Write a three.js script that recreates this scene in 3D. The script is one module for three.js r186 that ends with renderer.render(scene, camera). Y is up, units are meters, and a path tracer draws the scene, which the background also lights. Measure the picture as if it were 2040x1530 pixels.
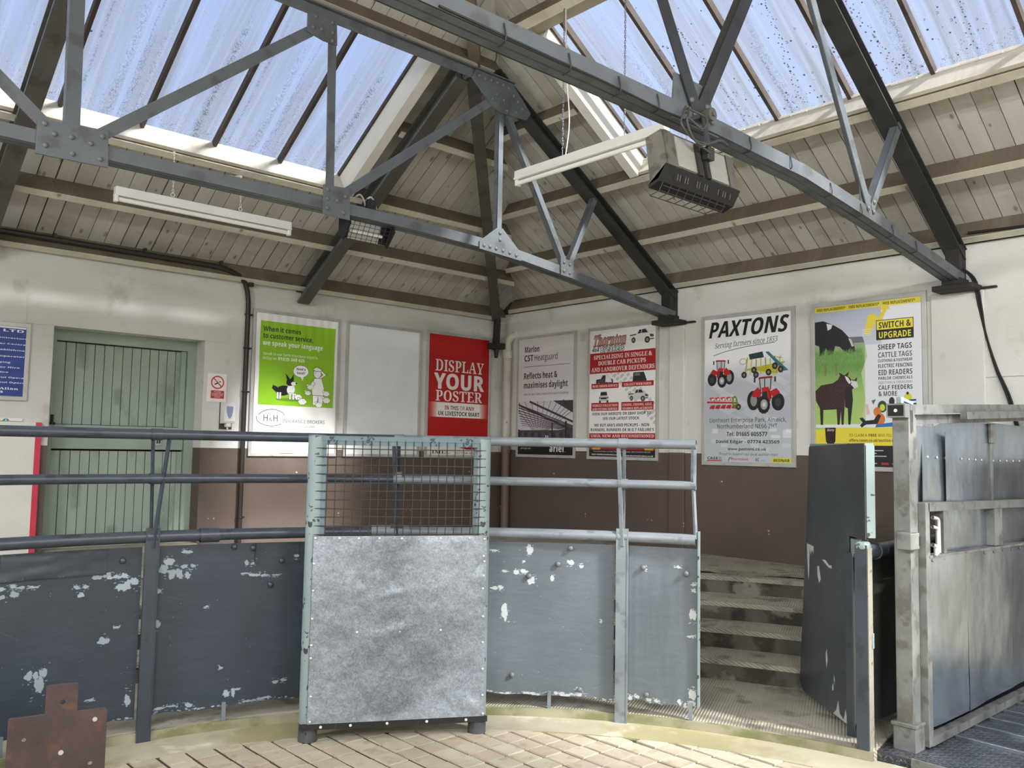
import * as THREE from 'three';
import { mergeGeometries } from 'three/addons/utils/BufferGeometryUtils.js';
import { RoundedBoxGeometry } from 'three/addons/geometries/RoundedBoxGeometry.js';
import { RectAreaLightUniformsLib } from 'three/addons/lights/RectAreaLightUniformsLib.js';
RectAreaLightUniformsLib.init();

// ---------------------------------------------------------------- camera, sky, sun, exposure
const scene = new THREE.Scene();
const EYE = 1.645;                                       // eye height above the ring floor (y = 0)
const camera = new THREE.PerspectiveCamera(48.085, 2040 / 1530, 0.05, 200);
{
  const right = new THREE.Vector3(0.738139, 0.017922, 0.674411), down = new THREE.Vector3(0.063785, -0.997023, -0.043318), fwd = new THREE.Vector3(0.671627, 0.074992, -0.737085);
  const m = new THREE.Matrix4().makeBasis(right, down.clone().negate(), fwd.clone().negate());
  camera.quaternion.setFromRotationMatrix(m);
  camera.position.set(0, EYE, 0);
  camera.updateMatrixWorld();
}
const renderer = new THREE.WebGLRenderer({ antialias: true });
renderer.toneMapping = THREE.LinearToneMapping;
renderer.toneMappingExposure = 1.0;
const FILL_LAMP_POWER = 430;                                   // luminance of the added fill lamps behind the camera
renderer.shadowMap.enabled = true;
renderer.shadowMap.type = THREE.PCFSoftShadowMap;

const SUN_DIR = new THREE.Vector3(0.19, 0.63, 0.752).normalize();
const sun = new THREE.DirectionalLight(new THREE.Color().setRGB(1.0, 0.95, 0.87), 15.0);
sun.position.copy(SUN_DIR).multiplyScalar(30).add(new THREE.Vector3(1.5, 0, -1));
sun.target.position.set(1.5, 0, -1);
sun.castShadow = true;
sun.shadow.mapSize.set(4096, 4096);
sun.shadow.radius = 13;
sun.shadow.bias = -0.0004;
Object.assign(sun.shadow.camera, { left: -12, right: 12, top: 12, bottom: -12, near: 1, far: 60 });
scene.add(sun, sun.target);

// ---------------------------------------------------------------- numbers and noise
let seedState = 12345;
const reseed = (s) => { seedState = s >>> 0; };
const rnd = () => { seedState = (seedState + 0x6D2B79F5) >>> 0; let t = seedState; t = Math.imul(t ^ (t >>> 15), t | 1); t ^= t + Math.imul(t ^ (t >>> 7), t | 61); return ((t ^ (t >>> 14)) >>> 0) / 4294967296; };
const rr = (a, b) => a + (b - a) * rnd();
const clamp = (x, a = 0, b = 1) => Math.min(b, Math.max(a, x));
const lerp = (a, b, t) => a + (b - a) * t;
const smooth = (a, b, x) => { const t = clamp((x - a) / (b - a)); return t * t * (3 - 2 * t); };
const NF = 256;
function makeFbm(seed, base, oct) {                       // tileable value noise, NF x NF, 0..1
  reseed(seed);
  const out = new Float32Array(NF * NF); let amp = 1, sum = 0, f = base;
  for (let o = 0; o < oct; o++) {
    const g = new Float32Array(f * f).map(() => rnd());
    for (let y = 0; y < NF; y++) for (let x = 0; x < NF; x++) {
      const gx = x / NF * f, gy = y / NF * f, x0 = Math.floor(gx), y0 = Math.floor(gy), x1 = (x0 + 1) % f, y1 = (y0 + 1) % f;
      let tx = gx - x0, ty = gy - y0; tx = tx * tx * (3 - 2 * tx); ty = ty * ty * (3 - 2 * ty);
      out[y * NF + x] += amp * lerp(lerp(g[y0 * f + x0], g[y0 * f + x1], tx), lerp(g[y1 * f + x0], g[y1 * f + x1], tx), ty);
    }
    sum += amp; amp *= 0.55; f *= 2;
  }
  let lo = 1e9, hi = -1e9; for (const v of out) { lo = Math.min(lo, v); hi = Math.max(hi, v); }
  for (let i = 0; i < out.length; i++) out[i] = (out[i] - lo) / (hi - lo);
  return out;
}
const F = [makeFbm(1, 4, 6), makeFbm(2, 8, 5), makeFbm(3, 32, 3), makeFbm(4, 2, 7), makeFbm(5, 64, 2)];
function fb(k, u, v) {                                    // bilinear lookup, wraps at 1
  const a = F[k]; let x = (u - Math.floor(u)) * NF, y = (v - Math.floor(v)) * NF; const x0 = Math.floor(x) % NF, y0 = Math.floor(y) % NF, x1 = (x0 + 1) % NF, y1 = (y0 + 1) % NF; x -= Math.floor(x); y -= Math.floor(y);
  return lerp(lerp(a[y0 * NF + x0], a[y0 * NF + x1], x), lerp(a[y1 * NF + x0], a[y1 * NF + x1], x), y);
}

// ---------------------------------------------------------------- sky: thin haze over blue
{
  const W = 256, H = 128, d = new Float32Array(W * H * 4);
  for (let y = 0; y < H; y++) for (let x = 0; x < W; x++) {
    const el = ((y + 0.5) / H - 0.5) * Math.PI, e = Math.sin(Math.max(0, el));
    const c = smooth(0.45, 0.8, fb(0, x / W * 2, y / H * 1.2)) * 0.45;
    const hz = Math.pow(1 - e, 2.2);
    const col = [lerp(0.50, 0.84, hz), lerp(0.64, 0.87, hz), lerp(1.0, 0.95, hz)];
    for (let k = 0; k < 3; k++) d[(y * W + x) * 4 + k] = lerp(col[k], [0.98, 0.98, 0.98][k], c) * 0.92;
    d[(y * W + x) * 4 + 3] = 1;
  }
  const t = new THREE.DataTexture(d, W, H, THREE.RGBAFormat, THREE.FloatType);
  t.mapping = THREE.EquirectangularReflectionMapping; t.magFilter = t.minFilter = THREE.LinearFilter; t.wrapS = THREE.RepeatWrapping; t.needsUpdate = true;
  scene.background = t;
}

// ---------------------------------------------------------------- textures and materials
function tex(n, fn, metres = 1, opt = {}) {               // fn(u, v) -> [r, g, b] in sRGB 0..255
  const d = new Uint8Array(n * n * 4);
  for (let y = 0; y < n; y++) for (let x = 0; x < n; x++) {
    const c = fn((x + 0.5) / n, (y + 0.5) / n), i = (y * n + x) * 4;
    d[i] = clamp(c[0], 0, 255); d[i + 1] = clamp(c[1], 0, 255); d[i + 2] = clamp(c[2], 0, 255); d[i + 3] = 255;
  }
  const t = new THREE.DataTexture(d, n, n); finish(t, metres, opt); return t;
}
function finish(t, metres, { data = false } = {}) {
  t.wrapS = t.wrapT = THREE.RepeatWrapping; t.magFilter = THREE.LinearFilter; t.minFilter = THREE.LinearFilter;
  t.repeat.set(1 / metres, 1 / metres); if (!data) t.colorSpace = THREE.SRGBColorSpace; t.needsUpdate = true;
}
const grey = (v) => [v, v, v];
const mix3 = (a, b, t) => [lerp(a[0], b[0], t), lerp(a[1], b[1], t), lerp(a[2], b[2], t)];
function canvasTex(w, h, draw) {
  const c = document.createElement('canvas'); c.width = w; c.height = h;
  const g = c.getContext('2d'); draw(g, w, h);
  const t = new THREE.CanvasTexture(c); t.colorSpace = THREE.SRGBColorSpace; t.magFilter = THREE.LinearFilter; t.minFilter = THREE.LinearFilter; t.needsUpdate = true; return t;
}
function mat(o) { const m = o.physical ? new THREE.MeshPhysicalMaterial() : new THREE.MeshStandardMaterial(); delete o.physical; m.setValues(o); m.side = THREE.DoubleSide; return m; }
const M = {};
const bumpFine = tex(256, (u, v) => grey(fb(1, u, v) * 140 + fb(4, u, v) * 115), 0.6, { data: true });
const bumpRough = tex(256, (u, v) => grey(fb(0, u, v) * 110 + fb(2, u, v) * 145), 0.5, { data: true });
// limewashed plaster with specks and old water marks
M.plaster = mat({ map: tex(512, (u, v) => { let c = mix3([216, 215, 210], [204, 202, 195], fb(0, u, v)); c = mix3(c, [176, 168, 150], smooth(0.72, 0.95, fb(1, u + 0.3, v)) * 0.5); const sp = fb(4, u * 2, v * 2) * fb(2, u, v); if (sp > 0.78) c = mix3(c, [130, 118, 100], 0.6); return c; }, 2.2), bumpMap: bumpFine, bumpScale: 0.004, roughness: 0.93 });
M.dado = mat({ map: tex(512, (u, v) => { let c = mix3([98, 84, 75], [86, 73, 66], fb(0, u, v)); const chip = fb(1, u, v) * 0.6 + fb(2, u + 0.1, v) * 0.4; if (chip > 0.80) c = mix3(c, [196, 182, 160], smooth(0.80, 0.82, chip)); return c; }, 2.4), bumpMap: bumpFine, bumpScale: 0.003, roughness: 0.6 });
// boards: grain runs along v (metres up the slope)
function boardTex(a, b, knots, seed) {
  reseed(seed); const K = []; for (let i = 0; i < knots; i++) K.push([rnd(), rnd(), rr(0.003, 0.008)]);
  return tex(512, (u, v) => {
    let c = mix3(a, b, clamp(fb(3, u * 3, v * 0.5) * 0.5 + fb(2, u * 2, v * 0.13) * 0.6));
    c = mix3(c, [b[0] * 0.86, b[1] * 0.84, b[2] * 0.8], smooth(0.62, 0.9, fb(0, u + 0.4, v * 2)) * 0.4);
    for (const k of K) { const dx = Math.min(Math.abs(u - k[0]), 1 - Math.abs(u - k[0])), dy = Math.min(Math.abs(v - k[1]), 1 - Math.abs(v - k[1])) * 0.6, dd = Math.hypot(dx, dy); if (dd < k[2] * 2.2) c = mix3(c, [96, 84, 66], smooth(k[2] * 2.2, k[2] * 0.5, dd) * 0.55); }
    return c;
  }, 1.6);
}
const boardT = [boardTex([204, 201, 193], [186, 182, 173], 26, 11), boardTex([198, 194, 186], [180, 175, 165], 30, 12)];
M.planks = [0, 1, 2, 3].map((i) => mat({ map: boardT[i % 2], roughness: 0.85, bumpMap: bumpFine, bumpScale: 0.0015, color: new THREE.Color().setRGB(...[[1, 1, 1], [0.95, 0.95, 0.94], [0.9, 0.89, 0.87], [1.04, 1.03, 1.0]][i]) }));
M.deck = mat({ color: 0x2b2825, roughness: 0.95 });
M.slate = mat({ color: 0x4a4d50, roughness: 0.9 });
M.timber = mat({ map: boardTex([122, 110, 94], [98, 87, 72], 6, 21), roughness: 0.85, bumpMap: bumpFine, bumpScale: 0.003 });
M.cream = mat({ map: boardTex([210, 204, 190], [192, 185, 169], 3, 22), roughness: 0.7, bumpMap: bumpFine, bumpScale: 0.001 });
M.white = mat({ map: tex(256, (u, v) => mix3([232, 230, 222], [216, 212, 202], fb(0, u, v)), 1.2), roughness: 0.6 });
M.barDark = mat({ map: tex(128, (u, v) => mix3([86, 74, 66], [58, 50, 46], fb(0, u, v)), 0.5), roughness: 0.8 });
function steelTex(a, b, grime, m = 0.9) { return tex(512, (u, v) => { let c = mix3(a, b, fb(0, u, v)); c = mix3(c, grime, smooth(0.6, 0.85, fb(1, u, v + 0.2)) * 0.55); if (fb(4, u, v) > 0.9) c = mix3(c, grime, 0.5); return c; }, m); }
M.steel = mat({ map: steelTex([100, 106, 111], [88, 94, 99], [72, 72, 68]), roughness: 0.5, bumpMap: bumpFine, bumpScale: 0.0008 });
M.steelDark = mat({ map: steelTex([56, 57, 57], [45, 46, 46], [36, 34, 31]), roughness: 0.55 });
M.steelBrown = mat({ map: steelTex([88, 86, 80], [74, 72, 67], [58, 54, 48]), roughness: 0.6 });
M.iron = mat({ map: steelTex([44, 42, 40], [32, 31, 30], [60, 48, 38], 0.4), roughness: 0.75, bumpMap: bumpRough, bumpScale: 0.004 });
M.railShaded = mat({ map: steelTex([62, 70, 80], [52, 59, 68], [40, 44, 49], 0.6), roughness: 0.34, bumpMap: bumpFine, bumpScale: 0.0012 });  // rail paint darkened for the stretch of fence in shade
M.rail = mat({ map: steelTex([124, 131, 136], [110, 117, 122], [84, 89, 92], 0.6), roughness: 0.4, bumpMap: bumpFine, bumpScale: 0.0012 });  // same rail paint lightened for the sunlit stretch
function peelTex(base, base2, under, th, m) { return tex(512, (u, v) => { let c = mix3(base, base2, fb(0, u, v)); const p = fb(1, u, v) * 0.55 + fb(2, u, v) * 0.45; if (p > th) c = mix3(c, under, smooth(th, th + 0.015, p)); return c; }, m); }
M.shieldPaint = mat({ map: peelTex([138, 152, 152], [126, 140, 141], [58, 62, 64], 0.70, 0.7), roughness: 0.5, bumpMap: bumpFine, bumpScale: 0.001 });
M.shieldBlue = mat({ map: peelTex([100, 120, 128], [90, 109, 117], [50, 56, 60], 0.68, 0.5), roughness: 0.5 });
M.legSteel = mat({ map: peelTex([92, 94, 96], [74, 76, 78], [56, 46, 40], 0.68, 0.3), roughness: 0.55, metalness: 0.3 });
M.darkBar = mat({ map: peelTex([34, 33, 34], [26, 25, 26], [104, 46, 34], 0.74, 0.4), roughness: 0.6 });
// galvanised sheet: crystalline spangle
M.galv = mat({ map: tex(1024, (u, v) => { const s = fb(4, u * 3, v * 3), q = fb(4, u * 2 + 0.37, v * 2 + 0.11), l = fb(3, u, v); let g = 142 + (s - 0.5) * 40 + (q - 0.5) * 30 + (l - 0.5) * 40 + (fb(2, u, v) - 0.5) * 22; if (fb(4, u * 3 + 0.5, v * 3) > 0.94) g += 34; return [g * 0.95, g * 0.995, g * 1.05]; }, 0.9), roughness: 0.48, metalness: 0.35, bumpMap: tex(512, (u, v) => grey(fb(3, u, v) * 255), 0.9, { data: true }), bumpScale: 0.02 });
M.galvSmooth = mat({ map: tex(512, (u, v) => { const g = 150 + (fb(0, u, v) - 0.5) * 44 + (fb(2, u, v * 0.3) - 0.5) * 22; return [g * 0.93, g * 0.99, g * 1.05]; }, 1.1), roughness: 0.27, metalness: 0.8, bumpMap: tex(256, (u, v) => grey(fb(3, u, v) * 255), 1.6, { data: true }), bumpScale: 0.005 });
M.galvFrame = mat({ map: tex(512, (u, v) => { let c = mix3([146, 147, 144], [112, 114, 113], fb(0, u, v)); c = mix3(c, [84, 82, 76], smooth(0.55, 0.85, fb(1, u, v)) * 0.55); return c; }, 0.6), roughness: 0.5, metalness: 0.35 });
M.rust = mat({ map: tex(512, (u, v) => { let c = mix3([84, 68, 66], [62, 50, 49], fb(0, u, v)); c = mix3(c, [112, 72, 54], smooth(0.66, 0.95, fb(1, u, v)) * 0.5); c = mix3(c, [86, 76, 74], smooth(0.7, 1, fb(4, u, v)) * 0.3); return c; }, 0.5), roughness: 0.85, bumpMap: bumpRough, bumpScale: 0.002 });
M.concrete = mat({ map: tex(512, (u, v) => { let c = mix3([176, 169, 148], [152, 145, 124], fb(0, u, v)); c = mix3(c, [128, 122, 78], smooth(0.5, 0.8, fb(3, u + 0.2, v)) * 0.6); c = mix3(c, [216, 210, 192], smooth(0.72, 0.95, fb(1, u, v)) * 0.5); return c; }, 1.5), roughness: 0.9, bumpMap: bumpRough, bumpScale: 0.003 });
M.kerb = mat({ map: tex(256, (u, v) => { let c = mix3([160, 154, 130], [128, 124, 100], fb(0, u, v)); return mix3(c, [104, 106, 66], smooth(0.4, 0.8, fb(1, u, v)) * 0.7); }, 0.8), roughness: 0.92 });
// tamped treads: fine slanting ribs pressed into the concrete
M.tread = mat({ map: tex(512, (u, v) => { let c = mix3([182, 176, 160], [154, 148, 132], fb(0, u, v)); c = mix3(c, [92, 88, 76], smooth(0.6, 0.9, fb(1, u, v)) * 0.5); return c; }, 1.2), roughness: 0.92, bumpMap: tex(512, (u, v) => { const a = (u * 22 + v * 44) * Math.PI * 2; return grey(120 + 85 * Math.sin(a) + (fb(2, u, v) - 0.5) * 60); }, 0.9, { data: true }), bumpScale: 0.006 });
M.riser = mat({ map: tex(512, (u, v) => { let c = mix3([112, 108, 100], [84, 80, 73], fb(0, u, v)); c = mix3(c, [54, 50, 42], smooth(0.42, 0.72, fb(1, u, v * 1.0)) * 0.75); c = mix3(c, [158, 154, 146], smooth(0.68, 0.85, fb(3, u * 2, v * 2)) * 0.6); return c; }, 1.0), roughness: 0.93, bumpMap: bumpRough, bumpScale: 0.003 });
function brickTex(a, b, s) { return tex(256, (u, v) => { let c = mix3(a, b, fb(0, u + s, v)); c = mix3(c, [140, 128, 100], smooth(0.62, 0.9, fb(1, u, v + s)) * 0.45); return c; }, 0.6); }
M.bricks = [mat({ map: brickTex([182, 172, 152], [165, 154, 134], 0.1), roughness: 0.9, bumpMap: bumpRough, bumpScale: 0.003 }), mat({ map: brickTex([178, 166, 147], [162, 149, 131], 0.4), roughness: 0.9, bumpMap: bumpRough, bumpScale: 0.003 }), mat({ map: brickTex([184, 175, 155], [168, 158, 137], 0.7), roughness: 0.9, bumpMap: bumpRough, bumpScale: 0.003 })];
M.joint = mat({ map: tex(256, (u, v) => mix3([70, 60, 46], [48, 41, 32], fb(1, u, v)), 0.5), roughness: 0.95 });
M.checker = mat({ map: tex(512, (u, v) => { const x = u * 22.4, y = v * 22.4, a = Math.floor(x) + Math.floor(y), px = (x % 1) - 0.5, py = (y % 1) - 0.5, p = a % 2 ? px + py : px - py, q = a % 2 ? px - py : px + py; const g = 84 + (fb(0, u, v) - 0.5) * 44 + (Math.abs(p) < 0.12 && Math.abs(q) < 0.55 ? 52 : 0); return [g * 0.95, g * 0.99, g * 1.06]; }, 0.7), roughness: 0.42, metalness: 0.6, bumpMap: tex(512, (u, v) => { const x = u * 16, y = v * 16, a = Math.floor(x) + Math.floor(y), px = (x % 1) - 0.5, py = (y % 1) - 0.5; const p = a % 2 ? px + py : px - py, q = a % 2 ? px - py : px + py; return grey(Math.abs(p) < 0.11 && Math.abs(q) < 0.55 ? 230 : 40); }, 0.5, { data: true }), bumpScale: 0.006 });
M.whiteMetal = mat({ color: new THREE.Color().setRGB(0.80, 0.78, 0.74), roughness: 0.35 });
M.fillTubeLit = mat({ color: 0xffffff, emissive: new THREE.Color().setRGB(1, 0.95, 0.86), emissiveIntensity: 3, roughness: 0.3 });  // glowing tube of the added fill lamps
M.tube = mat({ color: new THREE.Color().setRGB(0.88, 0.87, 0.84), roughness: 0.18 });
M.chainWhite = mat({ color: new THREE.Color().setRGB(0.72, 0.68, 0.6), roughness: 0.5 });
M.chainGrey = mat({ color: new THREE.Color().setRGB(0.22, 0.23, 0.26), roughness: 0.4, metalness: 0.5 });
M.black = mat({ color: new THREE.Color().setRGB(0.008, 0.008, 0.009), roughness: 0.75 });
M.blackPipe = mat({ color: new THREE.Color().setRGB(0.02, 0.016, 0.013), roughness: 0.45 });
M.wire = mat({ color: new THREE.Color().setRGB(0.05, 0.045, 0.04), roughness: 0.55, metalness: 0.3 });
M.cableGrey = mat({ color: new THREE.Color().setRGB(0.06, 0.055, 0.05), roughness: 0.5 });
M.alu = mat({ map: tex(256, (u, v) => { let c = mix3([196, 195, 190], [178, 177, 172], fb(0, u, v)); return mix3(c, [130, 126, 116], smooth(0.7, 0.95, fb(1, u, v)) * 0.5); }, 0.5), roughness: 0.4, metalness: 0.25 });
M.doorGreen = [mat({ map: tex(512, (u, v) => { let c = mix3([164, 178, 164], [150, 164, 151], fb(0, u * 2, v * 0.4)); c = mix3(c, [112, 122, 110], smooth(0.6, 0.9, fb(1, u, v * 0.6)) * 0.55); return c; }, 1.3), roughness: 0.6 }), mat({ map: tex(256, (u, v) => mix3([158, 172, 160], [144, 158, 146], fb(0, u, v)), 1.0), roughness: 0.6 })];
M.rivet = mat({ color: new THREE.Color().setRGB(0.12, 0.126, 0.13), roughness: 0.5 });
M.bright = mat({ color: new THREE.Color().setRGB(0.62, 0.62, 0.6), roughness: 0.35, metalness: 0.5 });
// wired, weathered roof glass: algae, runs and droplets
function glassTex(seed, runs, drops) {
  reseed(seed); const R = [], D = [], o = rnd() * 3;
  for (let i = 0; i < runs; i++) R.push([rnd(), rr(0.02, 0.10), rr(0.25, 0.7), rr(0, 0.5), rnd() < 0.5]);
  for (let i = 0; i < drops; i++) D.push([rnd(), Math.pow(rnd(), 0.6), rr(0.004, 0.013), rnd() < 0.45]);
  return canvasTex(512, 1024, (g, w, h) => {
    const im = g.createImageData(w, h);
    for (let y = 0; y < h; y++) for (let x = 0; x < w; x++) {
      const u = x / w, v = y / h; let c = [226, 236, 252];
      c = mix3(c, [214, 214, 212], smooth(0.35, 0.75, fb(0, u * 1.2 + o, v * 0.3)) * 0.7);
      c = mix3(c, [250, 250, 250], smooth(0.5, 0.8, fb(2, u * 0.8 + o, v * 0.05)) * 0.5);
      for (const r of R) { const dx = Math.abs(u - r[0] - (fb(0, v, r[0]) - 0.5) * 0.05); if (dx < r[1]) { const k = (1 - dx / r[1]) * smooth(r[3], r[3] + 0.3, v); const sp = fb(4, u * 2 + o, v * 4) * 0.7 + fb(2, u * 2, v * 4) * 0.3; c = r[4] ? mix3(c, [176, 172, 158], k * r[2] * (0.35 + 0.65 * sp)) : mix3(c, [96, 100, 92], k * r[2] * smooth(0.48, 0.62, sp)); } }
      const lowEdge = smooth(0.8, 1, v) * 0.14; if (fb(4, u * 2, v * 4) > 0.84 - lowEdge && fb(1, u + o, v) > 0.42) c = mix3(c, [110, 110, 102], 0.55);
      const i = (y * w + x) * 4; im.data[i] = c[0]; im.data[i + 1] = c[1]; im.data[i + 2] = c[2]; im.data[i + 3] = 255;
    }
    g.putImageData(im, 0, 0);
    for (const d of D) { g.strokeStyle = g.fillStyle = 'rgba(60,64,66,0.75)'; g.lineWidth = 2.4; g.beginPath(); g.ellipse(d[0] * w, d[1] * h, d[2] * w * 1.2, d[2] * w * 0.9, 0, 0.4, d[3] ? 5.2 : 6.3); if (d[3]) g.stroke(); else g.fill(); }
    if (drops > 20) for (let k = 0; k < 60; k++) { const t = k / 60; g.beginPath(); g.ellipse((0.35 + 0.25 * t + rr(-0.02, 0.02) * (1 + 4 * t * t)) * w, (0.2 + 0.75 * t) * h, rr(1.5, 6), rr(1.5, 5), 0, 0, 7); g.fill(); }
  });
}
M.glass = [[31, 4, 0], [32, 5, 34], [33, 3, 60], [34, 6, 4]].map((a) => mat({ physical: true, map: glassTex(...a), transmission: 1, thickness: 0, roughness: 0.25, ior: 1.45, specularIntensity: 0.5 }));

// ---------------------------------------------------------------- builders
const V = (x, y, z) => new THREE.Vector3(x, y, z);
const names = {};
function numbered(n) { names[n] = (names[n] ?? -1) + 1; return names[n] ? n + '_' + String(names[n]).padStart(3, '0') : n; }
function thing(name, label, category, at = [0, 0, 0], group) {
  const o = new THREE.Group(); o.name = numbered(name); o.position.set(...at); scene.add(o);
  o.userData = { label, category }; if (group) o.userData.group = group; return o;
}
function structure(name, at = [0, 0, 0], label) { const o = new THREE.Group(); o.name = name; o.position.set(...at); o.userData = { kind: 'structure' }; if (label) o.userData.label = label; scene.add(o); return o; }
const originOf = (o) => { const p = V(0, 0, 0); for (; o && o !== scene; o = o.parent) p.add(o.position); return p; };
function cubeUV(g) {                                      // uv in metres by the way each face points
  g = g.index ? g.toNonIndexed() : g; const p = g.attributes.position, uv = new Float32Array(p.count * 2); const a = V(), b = V(), c = V();
  for (let i = 0; i < p.count; i += 3) {
    a.fromBufferAttribute(p, i); b.fromBufferAttribute(p, i + 1); c.fromBufferAttribute(p, i + 2);
    const n = b.clone().sub(a).cross(c.clone().sub(a)), ax = Math.abs(n.x), ay = Math.abs(n.y), az = Math.abs(n.z);
    for (let k = 0; k < 3; k++) { const q = [a, b, c][k]; const w = ay >= ax && ay >= az ? [q.x, q.z] : ax >= az ? [q.z, q.y] : [q.x, q.y]; uv[(i + k) * 2] = w[0]; uv[(i + k) * 2 + 1] = w[1]; }
  }
  g.setAttribute('uv', new THREE.BufferAttribute(uv, 2)); return g;
}
// geometry is given in world metres and moved into its parent's place
function part(parent, name, geo, material, keepUV = false) {
  if (Array.isArray(geo)) geo = mergeGeometries(geo.map((g) => { g = g.index ? g.toNonIndexed() : g; for (const k of Object.keys(g.attributes)) if (!['position', 'normal', 'uv'].includes(k)) g.deleteAttribute(k); return g; }));
  if (!keepUV) geo = cubeUV(geo);
  const o = originOf(parent); geo.translate(-o.x, -o.y, -o.z);
  const m = new THREE.Mesh(geo, material); m.name = name; parent.add(m); return m;
}
function partAt(parent, name, geo, material, at, q) { const o = originOf(parent), m = new THREE.Mesh(geo, material); m.name = name; m.position.set(at[0] - o.x, at[1] - o.y, at[2] - o.z); if (q) m.quaternion.copy(q); parent.add(m); return m; }
const box = (x0, x1, y0, y1, z0, z1) => { const g = new THREE.BoxGeometry(Math.abs(x1 - x0), Math.abs(y1 - y0), Math.abs(z1 - z0)); g.translate((x0 + x1) / 2, (y0 + y1) / 2, (z0 + z1) / 2); return g; };
const rbox = (x0, x1, y0, y1, z0, z1, r = 0.004) => { const g = new RoundedBoxGeometry(Math.abs(x1 - x0), Math.abs(y1 - y0), Math.abs(z1 - z0), 2, r); g.translate((x0 + x1) / 2, (y0 + y1) / 2, (z0 + z1) / 2); return g; };
function frameMatrix(o, X, Y, Z) { return new THREE.Matrix4().makeBasis(X, Y, Z).setPosition(o); }
// a bar of section w (across, along `up`) by d from p0 to p1
function bar(p0, p1, w, d, up = V(0, 1, 0)) {
  const L = p1.clone().sub(p0), len = L.length(), x = L.normalize(), z = x.clone().cross(up).normalize(), y = z.clone().cross(x);
  const g = new THREE.BoxGeometry(len, w, d); g.applyMatrix4(frameMatrix(p0.clone().add(p1).multiplyScalar(0.5), x, y, z)); return g;
}
const rod = (p0, p1, r, n = 10, r1 = r) => { const L = p1.clone().sub(p0), g = new THREE.CylinderGeometry(r1, r, L.length(), n); g.applyQuaternion(new THREE.Quaternion().setFromUnitVectors(V(0, 1, 0), L.clone().normalize())); g.translate(...p0.clone().add(p1).multiplyScalar(0.5).toArray()); return g; };
const tube = (pts, r, n = 40, m = 8) => new THREE.TubeGeometry(new THREE.CatmullRomCurve3(pts.map((p) => V(...p)), false, 'centripetal'), n, r, m, false);
function polyTube(pts, r, rad = 0.05, m = 10) {           // straight runs joined by rounded bends
  const P = pts.map((p) => V(...p)), c = new THREE.CurvePath(); let a = P[0];
  for (let i = 1; i < P.length - 1; i++) { const u = P[i - 1].clone().sub(P[i]).normalize().multiplyScalar(rad).add(P[i]), w = P[i + 1].clone().sub(P[i]).normalize().multiplyScalar(rad).add(P[i]); c.add(new THREE.LineCurve3(a, u)); c.add(new THREE.QuadraticBezierCurve3(u, P[i].clone(), w)); a = w; }
  c.add(new THREE.LineCurve3(a, P[P.length - 1])); return new THREE.TubeGeometry(c, P.length * 16, r, m, false);
}
// a convex outline (2-D) in the frame o, S, U pulled from n0 to n1 along N; uv = (s, u) metres on the faces
function prism(poly, fr, n0, n1) {
  const k = poly.length, P = (s, u, n) => fr.o.clone().addScaledVector(fr.S, s).addScaledVector(fr.U, u).addScaledVector(fr.N, n);
  const tris = [], uvs = []; const put = (a, b, c, ua, ub, uc) => { tris.push(a, b, c); uvs.push(ua, ub, uc); };
  for (let i = 1; i < k - 1; i++) { const [a, b, c] = [poly[0], poly[i], poly[i + 1]]; put(P(...a, n0), P(...c, n0), P(...b, n0), a, c, b); put(P(...a, n1), P(...b, n1), P(...c, n1), a, b, c); }
  for (let i = 0; i < k; i++) { const a = poly[i], b = poly[(i + 1) % k], alongU = Math.abs(b[1] - a[1]) > Math.abs(b[0] - a[0]); const uv = (q, n) => alongU ? [q[0] + n, q[1]] : [q[0], q[1] + n]; put(P(...a, n0), P(...b, n0), P(...b, n1), uv(a, n0), uv(b, n0), uv(b, n1)); put(P(...a, n0), P(...b, n1), P(...a, n1), uv(a, n0), uv(b, n1), uv(a, n1)); }
  let vol = 0; for (let i = 0; i < tris.length; i += 3) vol += tris[i].clone().sub(fr.o).dot(tris[i + 1].clone().sub(fr.o).cross(tris[i + 2].clone().sub(fr.o)));
  if (vol < 0) for (let i = 0; i < tris.length; i += 3) { [tris[i + 1], tris[i + 2]] = [tris[i + 2], tris[i + 1]]; [uvs[i + 1], uvs[i + 2]] = [uvs[i + 2], uvs[i + 1]]; }
  const g = new THREE.BufferGeometry(); g.setAttribute('position', new THREE.BufferAttribute(new Float32Array(tris.flatMap((p) => [p.x, p.y, p.z])), 3)); g.setAttribute('uv', new THREE.BufferAttribute(new Float32Array(uvs.flat()), 2)); g.computeVertexNormals(); return g;
}
function clip(poly, a, b, c) {                             // keep a*s + b*u + c >= 0
  const out = [], f = (p) => a * p[0] + b * p[1] + c;
  for (let i = 0; i < poly.length; i++) { const p = poly[i], q = poly[(i + 1) % poly.length], fp = f(p), fq = f(q); if (fp >= 0) out.push(p); if ((fp >= 0) !== (fq >= 0)) { const t = fp / (fp - fq); out.push([lerp(p[0], q[0], t), lerp(p[1], q[1], t)]); } }
  return out;
}
const area = (p) => { let a = 0; for (let i = 0; i < p.length; i++) { const q = p[(i + 1) % p.length]; a += p[i][0] * q[1] - q[0] * p[i][1]; } return Math.abs(a) / 2; };
function extrude(shape, depth, bevel = 0, seg = 24) { return new THREE.ExtrudeGeometry(shape, { depth, bevelEnabled: bevel > 0, bevelSize: bevel, bevelThickness: bevel, bevelSegments: 2, curveSegments: seg }); }
const shapeOf = (pts) => new THREE.Shape(pts.map((p) => new THREE.Vector2(...p)));
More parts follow.
